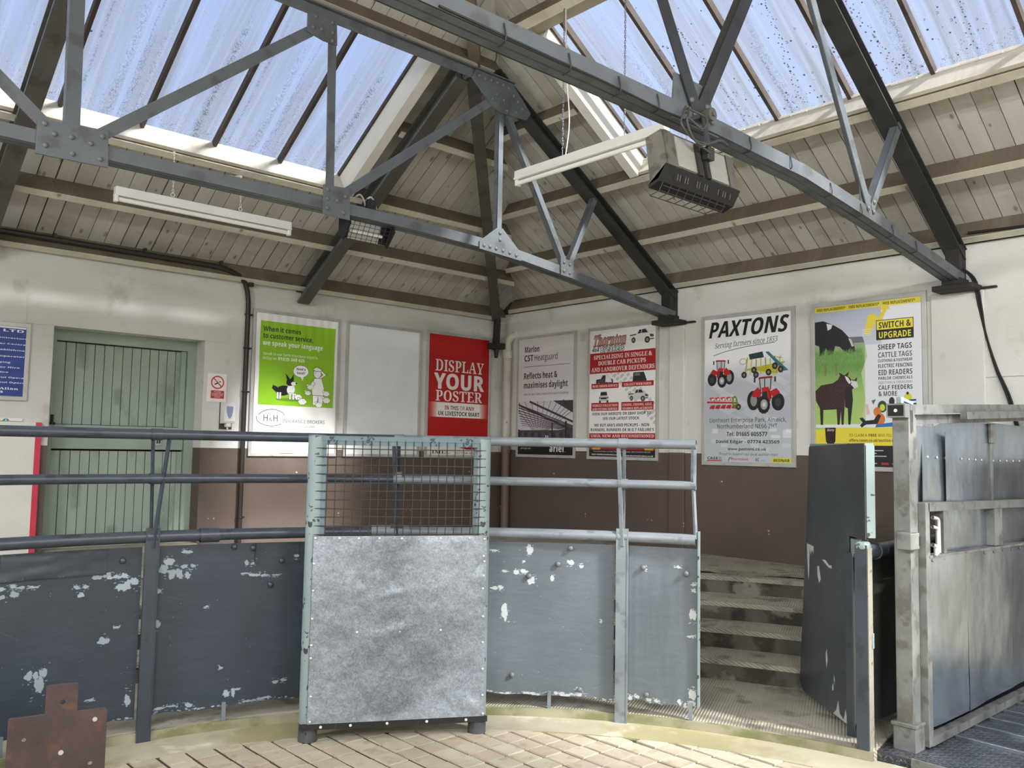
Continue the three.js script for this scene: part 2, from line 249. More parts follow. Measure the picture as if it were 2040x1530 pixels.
// shape drawn in (x, -z) and lifted from y0 to y1
function lift(shape, y0, y1, seg = 48) { const g = new THREE.ExtrudeGeometry(shape, { depth: y1 - y0, bevelEnabled: false, curveSegments: seg }); g.rotateX(-Math.PI / 2); g.translate(0, y0, 0); return g; }
const rivetGeo = (() => { const g = new THREE.SphereGeometry(1, 10, 5, 0, Math.PI * 2, 0, Math.PI / 2); g.rotateX(Math.PI / 2); g.scale(0.0175, 0.0175, 0.014); return cubeUV(g); })();
const boltGeo = (() => { const g = new THREE.SphereGeometry(1, 8, 4, 0, Math.PI * 2, 0, Math.PI / 2); g.rotateX(Math.PI / 2); g.scale(0.0085, 0.0085, 0.006); return g; })();

// ---------------------------------------------------------------- the building in figures
const XR = 7.504, ZL = -8.398, XL = -4.604, ZB = 8.0;      // inner wall faces; unseen back one set deep so sun reaches the floor
const XC = 1.45;                                          // ridge
const PITCH = 0.635, SL = Math.hypot(1, PITCH), CO = 1 / SL, SI = PITCH / SL;
const RC = { x: 1.3027, z: -1.5672 }, RR_ = 3.44;          // sale ring
const onRing = (deg, r, y) => V(RC.x + r * Math.cos(deg * Math.PI / 180), y, RC.z - r * Math.sin(deg * Math.PI / 180));
const slopes = {                                          // s runs along the wall, u up the slope measured on plan, n out of the roof
  right: { o: V(XR, 3.515, 0), S: V(0, 0, 1), U: V(-1, PITCH, 0), N: V(SI, CO, 0) },
  left: { o: V(0, 3.425, ZL), S: V(1, 0, 0), U: V(0, PITCH, 1), N: V(0, CO, -SI) },
  far: { o: V(XL, 3.515, 0), S: V(0, 0, 1), U: V(1, PITCH, 0), N: V(-SI, CO, 0) },
  back: { o: V(0, 3.425, ZB), S: V(1, 0, 0), U: V(0, PITCH, -1), N: V(0, CO, SI) },
};
// clip an outline on a slope to its hips
function hips(side, p, over = 0) {
  if (side === 'right' || side === 'far') { p = clip(p, 1, -1, -ZL - 0.142 + over); p = clip(p, -1, -1, ZB - 0.142 + over); return clip(p, 0, -1, XR - XC); }
  const d = -0.142; p = clip(p, -1, -1, XR - d + over); p = clip(p, 1, -1, -XL - d + over); return p;
}
const rect = (s0, s1, u0, u1) => [[s0, u0], [s1, u0], [s1, u1], [s0, u1]];

// ---------------------------------------------------------------- walls
{
  const T = 0.45, top = { left: 3.33, right: 3.40 };
  const DX0 = 2.112, DX1 = 3.49, DY1 = 2.667;              // doorway
  const wl = structure('wall_left'); const dL = 1.60;
  part(wl, 'plaster', [box(XL - T, DX0, dL, top.left, ZL - T, ZL), box(DX1, XR + T, dL, top.left, ZL - T, ZL), box(DX0, DX1, DY1, top.left, ZL - T, ZL)], M.plaster);
  part(wl, 'dado', [box(XL - T, DX0, -0.3, dL, ZL - T, ZL), box(DX1, XR + T, -0.3, dL, ZL - T, ZL), box(DX0, DX1, -0.3, 0.60, ZL - T, ZL)], M.dado);
  part(wl, 'lintel_patch', [box(1.885, 3.722, DY1, 2.905, ZL, ZL + 0.009)], M.plaster);
  part(wl, 'door_step', [box(DX0, DX1, 0.60, 0.665, ZL - 0.25, ZL + 0.02)], M.concrete);
  const wr = structure('wall_right'); const dR = 1.632;
  const RD0 = -1.45, RD1 = 1.3, RDY = 2.9;                      // unseen doorway beyond the frame, placed to brighten the race gate sheets
  part(wr, 'plaster', [box(XR, XR + T, dR, top.right, ZL, RD0), box(XR, XR + T, dR, top.right, RD1, ZB + T), box(XR, XR + T, RDY, top.right, RD0, RD1)], M.plaster);
  part(wr, 'dado', [box(XR, XR + T, -0.3, dR, ZL, RD0), box(XR, XR + T, -0.3, dR, RD1, ZB + T)], M.dado);
  const yard = structure('ground', [20, -0.1, 0]); part(yard, 'yard', [box(-45, 55, -0.5, -0.41, -45, 45)], M.concrete);
  for (const [z0, z1, y1] of [[-5.70, -5.50, 3.0], [-2.96, -2.54, 3.01]]) { part(wr, 'pier', [rbox(XR - 0.028, XR + 0.05, dR, y1, z0, z1, 0.012)], M.plaster); part(wr, 'pier_dado', [rbox(XR - 0.028, XR + 0.05, 0.6, dR, z0, z1, 0.012)], M.dado); }
  part(wr, 'plaster_patch', [box(XR - 0.012, XR, 2.29, 3.05, -2.54, -1.5)], M.plaster);
  const wf = structure('wall_far'); part(wf, 'plaster', [box(XL - T, XL, dR, top.right, ZL, ZB + T)], M.plaster); part(wf, 'dado', [box(XL - T, XL, -0.3, dR, ZL, ZB + T)], M.dado);
  const wb = structure('wall_back'); part(wb, 'plaster', [box(XL - T, XR + T, dL, top.left, ZB, ZB + T)], M.plaster); part(wb, 'dado', [box(XL - T, XR + T, -0.3, dL, ZB, ZB + T)], M.dado);

  // stable door in the left wall
  const d = structure('door_1', [2.8, 0.66, ZL - 0.24], 'pale green boarded stable door in two leaves');
  const zf = ZL - 0.22, zb = ZL - 0.26;
  part(d, 'door_frame', [box(DX0, 2.19, 0.66, DY1, ZL - 0.32, ZL - 0.19), box(3.40, DX1, 0.66, DY1, ZL - 0.32, ZL - 0.19), box(2.19, 3.40, 2.565, DY1, ZL - 0.32, ZL - 0.19), box(DX0, DX1, 0.55, DY1, ZL - 0.44, ZL - 0.36)], M.doorGreen[1]);
  const leaf = (y0, y1) => { const n = 14, x0 = 2.20, w = (3.385 - x0) / n; for (let i = 0; i < n; i++) { const zo = (i % 3) * 0.0016; const g = box(x0 + i * w + 0.0035, x0 + (i + 1) * w - 0.0035, y0, y1, zb - 0.02, zb + 0.012 + zo); part(d, 'plank', g, M.doorGreen[0]); } };
  leaf(1.80, 2.555); leaf(0.665, 1.555);
  part(d, 'ledge_rail', [rbox(2.195, 3.395, 1.572, 1.795, zb - 0.01, zf + 0.012)], M.doorGreen[1]);
  part(d, 'door_backing', [box(2.195, 3.395, 0.665, 2.56, zb - 0.03, zb - 0.018)], M.deck);
  part(d, 'stile', [rbox(3.345, 3.395, 1.572, 2.56, zb, zf + 0.008), rbox(3.345, 3.395, 0.665, 1.555, zb, zf + 0.008)], M.doorGreen[1]);
  part(d, 'bottom_rail', [rbox(2.195, 3.345, 0.665, 0.74, zb, zf)], M.doorGreen[1]);
  const lt = part(d, 'latch', [rbox(3.115, 3.185, 1.615, 1.705, zf + 0.012, zf + 0.02)], M.alu);
  part(lt, 'latch_lever', [rod(V(3.14, 1.69, zf + 0.024), V(3.137, 1.635, zf + 0.03), 0.006), rod(V(3.162, 1.69, zf + 0.024), V(3.16, 1.635, zf + 0.03), 0.006)], M.iron);
  part(d, 'bolt', [rod(V(2.185, 1.79, zf + 0.03), V(2.185, 1.88, zf + 0.03), 0.014), box(2.165, 2.215, 1.79, 1.81, zf, zf + 0.03)], M.iron);
}

// ---------------------------------------------------------------- floors, steps, kerb
const arcShape = (r0, r1, a0, a1) => { const s = new THREE.Shape(), R = Math.PI / 180; s.absarc(RC.x, -RC.z, r1, a0 * R, a1 * R, false); s.absarc(RC.x, -RC.z, r0, a1 * R, a0 * R, true); return s; };
{
  const fl = structure('floor', [RC.x, 0, RC.z]);
  part(fl, 'subfloor', [box(XL - 0.4, XR + 0.4, -0.4, -0.06, ZL - 0.4, ZB + 0.4)], M.concrete);
  const disc = new THREE.Shape(); disc.absarc(RC.x, -RC.z, 3.16, 0, Math.PI * 2, false);
  part(fl, 'joint_bed', lift(disc, -0.06, -0.0105, 96), M.joint);
  part(fl, 'concrete_margin', lift(arcShape(3.152, 3.46, 0.01, 359.99), -0.06, 0, 160), M.concrete);
  // square paviors: 143 mm grid, grooved wider along z; those the photo shows are single pieces
  reseed(77); const P = 0.1433, GX = 2.785, GZ = -3.80, fr = { o: V(0, 0, 0), S: V(1, 0, 0), U: V(0, 0, 1), N: V(0, 1, 0) };
  const single = [], rest = [];
  const fwd = V(0.671627, 0.074992, -0.737085), rgt = V(0.738139, 0.017922, 0.674411), dwn = V(0.063785, -0.997023, -0.043318);
  for (let i = -45; i < 46; i++) for (let j = -45; j < 46; j++) {
    const x0 = GX + i * P, z0 = GZ + j * P, cx = x0 + P / 2 - RC.x, cz = z0 + P / 2 - RC.z, r = Math.hypot(cx, cz); if (r > 3.28) continue;
    let p = rect(x0 + 0.0095, x0 + P - 0.0095, z0 + 0.003, z0 + P - 0.003);
    if (r > 2.95) { const nx = cx / r, nz = cz / r; p = clip(p, -nx, -nz, 3.15 + nx * RC.x + nz * RC.z); if (p.length < 3 || area(p) < 0.0012) continue; }
    const q = V(x0 + P / 2, -EYE, z0 + P / 2), dep = q.dot(fwd), px = 1714.8 * q.dot(rgt) / dep, py = 1714.8 * q.dot(dwn) / dep;
    const seen = dep > 0.5 && Math.abs(px) < 1060 && py < 800;
    const top = rr(-0.004, 0.001), k = Math.floor(rnd() * 3);
    const inset = p.map(([a, b]) => { const c = p.reduce((s, q2) => [s[0] + q2[0] / p.length, s[1] + q2[1] / p.length], [0, 0]); return [c[0] + (a - c[0]) * 0.955, c[1] + (b - c[1]) * 0.955]; });
    const low = prism(p, fr, -0.045, top - 0.006), cap = prism(inset, fr, top - 0.007, top);
    // chamfer between the two outlines
    const ch = []; for (let e = 0; e < p.length; e++) { const f = (e + 1) % p.length, A = [p[e][0], top - 0.006, p[e][1]], B = [p[f][0], top - 0.006, p[f][1]], Cc = [inset[f][0], top, inset[f][1]], D = [inset[e][0], top, inset[e][1]]; ch.push(...A, ...Cc, ...B, ...A, ...D, ...Cc); }
    const cg = new THREE.BufferGeometry(); cg.setAttribute('position', new THREE.BufferAttribute(new Float32Array(ch), 3)); cg.computeVertexNormals(); cg.setAttribute('uv', new THREE.BufferAttribute(new Float32Array(ch.length / 3 * 2), 2));
    (seen ? single : rest).push([[low, cap, cg], k]);
  }
  for (const [g, k] of single) part(fl, 'brick', g, M.bricks[k]);
  for (let k = 0; k < 3; k++) { const m = part(fl, 'further_bricks', rest.filter((b) => b[1] === k).flatMap((b) => b[0]), M.bricks[k]); m.userData.kind = 'stuff'; }

  const st = structure('floor_terrace', [RC.x, 0, RC.z]);
  part(st, 'landing', lift(arcShape(3.43, 4.6, 10.5, 330), -0.06, 0.047, 120), M.tread);
  part(st, 'kerb_edge', lift(arcShape(3.425, 3.452, 10.5, 330), -0.05, 0.049, 160), M.kerb);
  const rs = [4.47, 4.84, 5.20, 5.65], ys = [0.187, 0.329, 0.466, 0.605];
  for (let i = 0; i < 4; i++) {
    const r1 = i < 3 ? rs[i + 1] + 0.12 : 5.9, y0 = i ? ys[i - 1] : 0.047;
    const s = part(st, 'step', lift(arcShape(rs[i], r1, 11, 330), ys[i] - 0.035, ys[i], 120), M.tread);
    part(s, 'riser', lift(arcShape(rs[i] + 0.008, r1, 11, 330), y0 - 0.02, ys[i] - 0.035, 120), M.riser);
  }
  const R = Math.PI / 180, s = new THREE.Shape(); s.absarc(RC.x, -RC.z, 5.8, 11 * R, 330 * R, false);
  s.lineTo(XR, -ZB); s.lineTo(XL, -ZB); s.lineTo(XL, -ZL); s.lineTo(XR, -ZL); s.lineTo(XR, 2.55);
  // drawn the other way round: from the ring outwards
  const outer = new THREE.Shape(); outer.moveTo(XR, 2.66); outer.lineTo(XR, -ZL); outer.lineTo(XL, -ZL); outer.lineTo(XL, -ZB); outer.lineTo(XR, -ZB); outer.lineTo(XR, -1.36);
  outer.absarc(RC.x, -RC.z, 5.8, 330 * R, 11 * R, true); outer.closePath();
  part(st, 'terrace', lift(outer, -0.06, 0.605, 96), M.tread);
}

// ---------------------------------------------------------------- roof: boards, deck, purlins, roof lights
const SKY_U0 = 1.29, SKY_U1 = 2.59, SKY_S0 = { right: -5.06, left: -1.36, far: -5.06, back: -1.36 }, SKY_S1 = { right: 4.66, left: 4.27, far: 4.66, back: 4.27 };  // roof lights extended out of view to bring sun onto the floor
{
  const ce = structure('ceiling', [XC, 3.4, 0], 'sloping boarded ceiling with painted planks');
  const W = 0.1433; reseed(5);
  const addPlank = (side, s0, u0, u1) => {
    const gapw = rnd() < 0.4 ? rr(0.0045, 0.0065) : rr(0.0025, 0.004); let p = hips(side, rect(s0 + gapw, s0 + W - gapw, u0, u1), 0.06); if (p.length < 3 || area(p) < 0.004) return;
    const g = prism(p, slopes[side], 0.05 + rr(0, 0.002), 0.068); const uv = g.attributes.uv, o = rnd() * 3; for (let i = 0; i < uv.count; i++) uv.setX(i, uv.getX(i) + o);
    part(ce, 'plank', g, M.planks[Math.floor(rnd() * 4)], true);
  };
  // planks the photograph shows
  for (let i = 0; i < 56; i++) { const s = ZL - 0.01 + i * W; if (s < -1.25) { if (s + W < SKY_S0.right - 0.04) addPlank('right', s, -0.1, 9); else { addPlank('right', s, -0.1, 1.30); if (s < -2.6) addPlank('right', s, 2.70, 4.6); } } }
  for (let i = 0; i < 50; i++) { const s = XR - (i + 1) * W; if (s > 0.55) { if (s > SKY_S1.left + 0.05) addPlank('left', s, -0.1, 9); else { addPlank('left', s, -0.1, 1.18); if (s > 1.6) addPlank('left', s, 2.60, 4.6); } } }
  // boards beyond the frame, one run of lining to each field
  const run = []; const field = (side, s0, s1, u0, u1) => { const p = hips(side, rect(s0, s1, u0, u1), 0.06); if (p.length > 2) run.push(prism(p, slopes[side], 0.052, 0.068)); };
  field('right', -1.25, ZB, -0.1, 1.30); field('right', -2.6, ZB, 2.70, 7); field('right', -5.2, -2.6, 4.6, 7); field('right', 4.7, ZB, 1.3, 2.7);
  field('left', XL, 0.55, -0.1, 1.18); field('left', XL, 1.6, 2.60, 8); field('left', 1.6, 4.4, 4.6, 8); field('left', XL, -1.4, 1.18, 2.6);
  field('far', ZL, ZB, -0.1, 1.30); field('far', ZL, ZB, 2.70, 7); field('far', ZL, -5.1, 1.3, 2.7); field('far', 4.7, ZB, 1.3, 2.7);
  field('back', XL, XR, -0.1, 1.30); field('back', XL, XR, 2.6, 8); field('back', XL, -1.4, 1.3, 2.6); field('back', 4.3, XR, 1.3, 2.6);
  part(ce, 'lining_boards', run, M.planks[1], true);
  // slate roof above, open only at the roof lights
  const deck = []; const dk = (side, s0, s1, u0, u1) => { const p = hips(side, rect(s0, s1, u0, u1), 0.16); if (p.length > 2) deck.push(prism(p, slopes[side], 0.072, 0.111)); };
  for (const side of ['right', 'left', 'far', 'back']) { const U0 = SKY_U0 - 0.03 + (side === 'left' || side === 'back' ? -0.082 : 0), U1 = SKY_U1 + (side === 'left' || side === 'back' ? -0.0246 : 0); const a = side === 'right' || side === 'far' ? [ZL - 0.7, ZB + 0.7] : [XL - 0.7, XR + 0.7], s0 = SKY_S0[side] - 0.02, s1 = SKY_S1[side] + 0.02; dk(side, a[0], a[1], -0.7, U0); dk(side, a[0], a[1], U1, 9); dk(side, a[0], s0, U0, U1); dk(side, s1, a[1], U0, U1); }
  const rf = structure('roof_covering', [XC, 4, 0]); part(rf, 'slates', deck, M.deck, true);
  // wall heads closing the gap up to the slates
  part(rf, 'wall_head', [box(XR + 0.02, XR + 0.45, 3.3, 3.62, ZL - 0.45, ZB + 0.45), box(XL - 0.45, XL - 0.02, 3.3, 3.62, ZL - 0.45, ZB + 0.45), box(XL - 0.45, XR + 0.45, 3.2, 3.53, ZL - 0.45, ZL - 0.02), box(XL - 0.45, XR + 0.45, 3.2, 3.53, ZB + 0.02, ZB + 0.45)], M.slate);

  // purlins: brown timber with a cream-painted strip below
  const purlin = (side, s0, s1, u0, u1, label, fascia) => {
    const fr = slopes[side], pb = hips(side, rect(s0, s1, u0, u1)), c = pb[0]; const at = fr.o.clone().addScaledVector(fr.S, (s0 + s1) / 2).addScaledVector(fr.U, (u0 + u1) / 2).addScaledVector(fr.N, -0.13);
    const t = thing('purlin', label, 'roof beam', at.toArray());
    part(t, 'beam', prism(pb, fr, -0.121, 0.049), M.timber, false);
    part(t, 'soffit_strip', prism(hips(side, rect(s0, s1, u0 - 0.006, u1 + 0.002)), fr, -0.129, -0.121), M.cream, true);
    return [t, fr];
  };
  purlin('right', ZL + 0.06, ZB, -0.008, 0.037, 'lowest brown roof beam along the top of the right wall above the posters');
  purlin('right', ZL + 0.4, ZB, 0.57, 0.617, 'middle brown roof beam between right wall head and skylight');
  purlin('right', ZL + 1.0, ZB, 1.21, 1.258, 'brown roof beam along the lower edge of the right skylight');
  purlin('right', ZL + 1.7, -5.2, 1.968, 2.012, 'short brown roof beam in the ceiling between corner hip and right skylight');
  purlin('right', ZL + 2.4, ZB, 2.72, 2.78, 'high brown roof beam above the right skylight where a lamp chain hangs');
  purlin('left', XL, XR - 0.06, -0.014, 0.03, 'lowest brown roof beam along the top of the left wall above the green door');
  purlin('left', XL, XR - 0.3, 0.54, 0.586, 'middle brown roof beam over the left wall behind the hanging tube lamp');
  purlin('left', XL, XR - 0.8, 1.13, 1.176, 'brown roof beam along the lower edge of the left skylight');
  purlin('left', 4.42, XR - 1.4, 1.866, 1.912, 'short brown roof beam right of the left skylight behind the dark truss rafter');
  purlin('left', XL, XR - 2.0, 2.622, 2.668, 'high brown roof beam just above the level chord of the nearer corner truss');

  // roof lights
  let wn = 0;
  const PITCHBAR = 0.6206;
  const light = (side, s0, s1, first, label) => {
    wn++; const fr = slopes[side], at = fr.o.clone().addScaledVector(fr.S, (s0 + s1) / 2).addScaledVector(fr.U, 1.9), w = structure('window_' + wn, at.toArray(), label);
    const o = side === 'right' || side === 'far' ? 0 : -0.082;   // hip slopes sit a little nearer the wall
    const u0 = SKY_U0 + o, u1 = SKY_U1 + o * 0.3;
    part(w, 'lower_board', prism(rect(s0 - 0.1, s1 + 0.1, u0 - 0.027, u0), fr, -0.105, 0.105), M.cream, true);
    part(w, 'upper_board', prism(rect(s0 - 0.1, s1 + 0.1, u1, 2.72 + o), fr, 0.045, 0.10), M.cream, true);
    for (const [a, b, c, d] of [[s0 - 0.1, s0, s0 - 0.17, s0 - 0.1], [s1, s1 + 0.1, s1 + 0.1, s1 + 0.17]]) { part(w, 'side_board', prism(rect(a, b, u0 - 0.02, u1), fr, -0.128, 0.105), M.white, true); part(w, 'side_batten', prism(rect(c, d, u0 - 0.05, 2.72 + o), fr, 0.005, 0.049), M.cream, true); }
    const bars = []; for (let b = first; b < s1 - 0.05; b += PITCHBAR) if (b > s0 + 0.05) bars.push(b);
    for (const b of bars) part(w, 'glazing_bar', prism(rect(b - 0.015, b + 0.015, u0 - 0.02, u1 + 0.02), fr, 0.05, 0.112), M.barDark, true);
    part(w, 'glazing_bar', [prism(rect(s0 - 0.01, s0 + 0.02, u0, u1), fr, 0.085, 0.118), prism(rect(s1 - 0.02, s1 + 0.01, u0, u1), fr, 0.085, 0.118)], M.barDark, true);
    const edges = [s0, ...bars, s1];
    for (let i = 0; i < edges.length - 1; i++) {
      const P = (s, u) => fr.o.clone().addScaledVector(fr.S, s).addScaledVector(fr.U, u).addScaledVector(fr.N, 0.113), a = P(edges[i], u0 - 0.03), b = P(edges[i + 1], u0 - 0.03), c = P(edges[i + 1], u1 + 0.03), d = P(edges[i], u1 + 0.03);
      const g = new THREE.BufferGeometry(); g.setAttribute('position', new THREE.BufferAttribute(new Float32Array([a, b, c, a, c, d].flatMap((p) => p.toArray())), 3));
      const f = (i % 2) ? 1 : 0; g.setAttribute('uv', new THREE.BufferAttribute(new Float32Array([f, 0, 1 - f, 0, 1 - f, 1, f, 0, 1 - f, 1, f, 1]), 2)); g.computeVertexNormals();
      part(w, 'pane', g, M.glass[side === 'right' ? [0, 3, 1, 2, 2, 1][i % 6] : [0, 3][i % 2]], true);
    }
  };
  light('right', SKY_S0.right, SKY_S1.right, -3.04 - PITCHBAR * 3, 'right skylight of weathered glass between dark bars');
  light('left', SKY_S0.left, SKY_S1.left, 1.767 - PITCHBAR * 5, 'left skylight of weathered glass between dark bars');
  light('far', SKY_S0.far, SKY_S1.far, -3.04 - PITCHBAR * 3);
  light('back', SKY_S0.back, SKY_S1.back, 1.767 - PITCHBAR * 5);
  // ridge board
  const rb = structure('trim_ridge', [XC, 7, 0]); part(rb, 'ridge_board', [box(XC - 0.03, XC + 0.03, 7.1, 7.45, -2.3, ZB - 6)], M.timber);
}

// ---------------------------------------------------------------- steel trusses
const rel = (x, y) => V(x, y + EYE, 0);                    // measured heights are from eye level
// angle iron in the plane z: a leg of width w facing the room and a flange turned back at its lower or right edge
function angleBar(a, b, w, z, { flange = 0.055, flip = 1, both = false, t = 0.009 } = {}) {
  const L = b.clone().sub(a).setZ(0), len = L.length(), x = L.normalize(), y = V(-x.y, x.x, 0).multiplyScalar(flip), c = a.clone().add(b).multiplyScalar(0.5).setZ(z);
  const put = (sx, sy, sz, oy, oz) => { const g = new THREE.BoxGeometry(sx, sy, sz); g.translate(0, oy, oz); g.applyMatrix4(frameMatrix(c, x, y, x.clone().cross(y))); return g; };
  const zs = flip;                                         // keep the flange behind the leg whichever way the bar runs
  const out = [put(len, w, t, 0, 0), put(len, t, flange, -w / 2 + t / 2, -zs * flange / 2)];
  if (both) out.push(put(len, w, t, 0, -zs * (flange + 0.012 + flange)), put(len, t, flange, -w / 2 + t / 2, -zs * (flange * 1.5 + 0.012)));
  return out;
}
function plate(pts, z, t = 0.011) { const g = extrude(shapeOf(pts.map(([x, y]) => [x, y + EYE])), t, 0.0015); g.translate(0, 0, z); return g; }
function rivets(p, pts, z) { for (const [x, y] of pts) partAt(p, 'rivet', rivetGeo, M.rivet, [x, y + EYE, z]); }
const mx = (x) => 2 * XC - x;
function trussFrame(name, label, z, flat) {
  const t = thing(name, label, 'roof truss', [XC, 1.4 + EYE, z]);
  const chordPts = [[7.46, 1.462], [6.512, 1.585], [5.787, 1.672], [4.898, 1.765], [3.98, 1.79], [2.9, 1.795]];
  const both = [...chordPts.map(([x, y]) => rel(x, y)), ...chordPts.slice().reverse().map(([x, y]) => rel(mx(x), y))];
  const segs = []; for (let i = 0; i < both.length - 1; i++) segs.push(...angleBar(both[i], both[i + 1], 0.084, z, { both: true, flip: -1 }));
  part(t, 'bottom_chord', segs, M.steel);
  return t;
}
const ZA = -5.603, ZBT = -2.678;
const rafterLine = (x) => 1.655 + 0.632 * (XR - x);       // centre of the sloping chord, above eye
function slopedChord(t, z, xTop, mirror, m = M.steelDark) {
  const a = rel(mirror ? mx(7.50) : 7.50, rafterLine(7.50)), b = rel(mirror ? mx(xTop) : xTop, rafterLine(xTop));
  a.z = b.z = z - 0.06; const g = [];
  const n = V(0.632 * (mirror ? -1 : 1), 1, 0).normalize();
  g.push(bar(a.clone().addScaledVector(n, -0.035), b.clone().addScaledVector(n, -0.035), 0.012, 0.142, n));
  g.push(bar(a.clone().addScaledVector(n, 0.01), b.clone().addScaledVector(n, 0.01), 0.09, 0.012, n));
  for (const s of [-1, 1]) g.push(bar(a.clone().addScaledVector(n, 0.052).setZ(z - 0.06 + s * 0.035), b.clone().addScaledVector(n, 0.052).setZ(z - 0.06 + s * 0.035), 0.01, 0.07, n));
  return part(t, 'sloping_chord', g, m);
}
function shoe(t, z, far) {                                 // iron shoe and bearing plate on the wall
  const X = (x) => far ? mx(x) : x;
  part(t, 'bearing_shoe', [box(X(7.36), X(7.52), 1.45 + EYE, 1.74 + EYE, z - 0.11, z + 0.0), box(X(7.33), X(7.52), 1.40 + EYE, 1.455 + EYE, z - 0.13, z + 0.02), bar(rel(X(7.40), 1.62).setZ(z - 0.05), rel(X(7.47), 1.42).setZ(z - 0.05), 0.05, 0.09)], M.iron);
  part(t, 'bearing_plate', [rbox(X(7.30), X(7.54), 1.355 + EYE, 1.402 + EYE, z - 0.20, z + 0.12, 0.01), rbox(X(7.46), X(7.54), 1.365 + EYE, 1.382 + EYE, z + 0.1, z + 0.24, 0.004)], M.iron);
}
{
  const t = trussFrame('roof_truss', 'grey riveted corner truss with a level top chord and large gusset plates', ZA);
  slopedChord(t, ZA, 4.86); slopedChord(t, ZA, 4.86, true);
  part(t, 'top_chord', [...angleBar(rel(mx(5.02), 3.232), rel(5.02, 3.232), 0.082, ZA, { flip: -1, both: false, flange: 0.07 }), bar(rel(mx(5.06), 3.285).setZ(ZA - 0.05), rel(5.06, 3.285).setZ(ZA - 0.05), 0.012, 0.16)], M.steel);
  const web = (a, b, w, o) => part(t, 'web_bar', angleBar(rel(...a), rel(...b), w, ZA + 0.004, o), M.steel);
  web([3.20, 3.10], [3.225, 1.80], 0.068, { flip: -1 }); web([3.04, 3.08], [1.55, 1.85], 0.078, { flip: 1, flange: 0.04 }); web([1.425, 3.25], [1.445, 1.80], 0.085, { flip: 1 }); web([-0.14, 3.08], [1.33, 1.85], 0.078, { flip: -1, flange: 0.04 });
  web([4.86, 3.10], [3.30, 1.86], 0.072, { flip: 1, flange: 0.04 }); web([4.915, 3.05], [4.915, 1.83], 0.052, {}); web([4.99, 3.0], [5.775, 1.72], 0.055, { flip: 1 }); web([6.17, 2.47], [5.80, 1.72], 0.055, { flip: 1 });
  web([mx(4.86), 3.10], [mx(3.30), 1.86], 0.072, { flip: -1, flange: 0.04 }); web([mx(4.915), 3.05], [mx(4.915), 1.83], 0.052, {}); web([mx(4.99), 3.0], [mx(5.775), 1.72], 0.055, { flip: -1 });
  const G = (pts, rv) => { const p = part(t, 'gusset_plate', plate(pts, ZA + 0.008), M.steel); rivets(p, rv, ZA + 0.02); };
  G([[2.985, 3.205], [3.225, 3.215], [3.235, 3.02], [3.12, 3.02], [2.985, 3.045]], [[3.03, 3.09], [3.10, 3.10], [3.19, 3.18], [3.195, 3.105], [3.195, 3.04], [3.05, 3.18]]);
  G([[1.255, 1.90], [1.645, 1.93], [1.655, 1.70], [1.25, 1.69]], [[1.29, 1.88], [1.345, 1.83], [1.44, 1.835], [1.55, 1.825], [1.615, 1.885], [1.30, 1.75], [1.45, 1.735], [1.61, 1.74]]);
  G([[3.165, 1.93], [3.385, 1.945], [3.395, 1.705], [3.17, 1.71]], [[3.20, 1.90], [3.20, 1.83], [3.20, 1.76], [3.28, 1.83], [3.35, 1.875], [3.34, 1.75]]);
  G([[4.56, 3.19], [4.60, 3.27], [5.03, 3.27], [5.26, 3.06], [5.21, 2.985], [4.90, 2.965], [4.77, 3.02]], [[4.64, 3.225], [4.71, 3.22], [4.78, 3.225], [4.85, 3.225], [4.92, 3.225], [4.99, 3.215], [5.05, 3.165], [5.10, 3.12], [5.16, 3.07], [4.80, 3.06], [4.85, 3.12], [4.93, 3.09], [4.97, 3.005], [5.08, 3.02]]);
  G([[4.685, 1.71], [4.685, 1.775], [4.88, 1.925], [4.945, 1.93], [5.175, 1.745], [5.17, 1.68]], [[4.913, 1.885], [4.913, 1.825], [4.73, 1.745], [4.80, 1.745], [4.87, 1.74], [4.95, 1.735], [5.03, 1.73], [5.11, 1.72]]);
  G([[5.68, 1.80], [5.85, 1.775], [5.845, 1.62], [5.685, 1.635]], [[5.72, 1.755], [5.80, 1.745], [5.72, 1.675], [5.80, 1.665]]);
  G([[mx(3.165), 1.93], [mx(3.385), 1.945], [mx(3.395), 1.705], [mx(3.17), 1.71]], []);
  shoe(t, ZA); shoe(t, ZA, true);
}
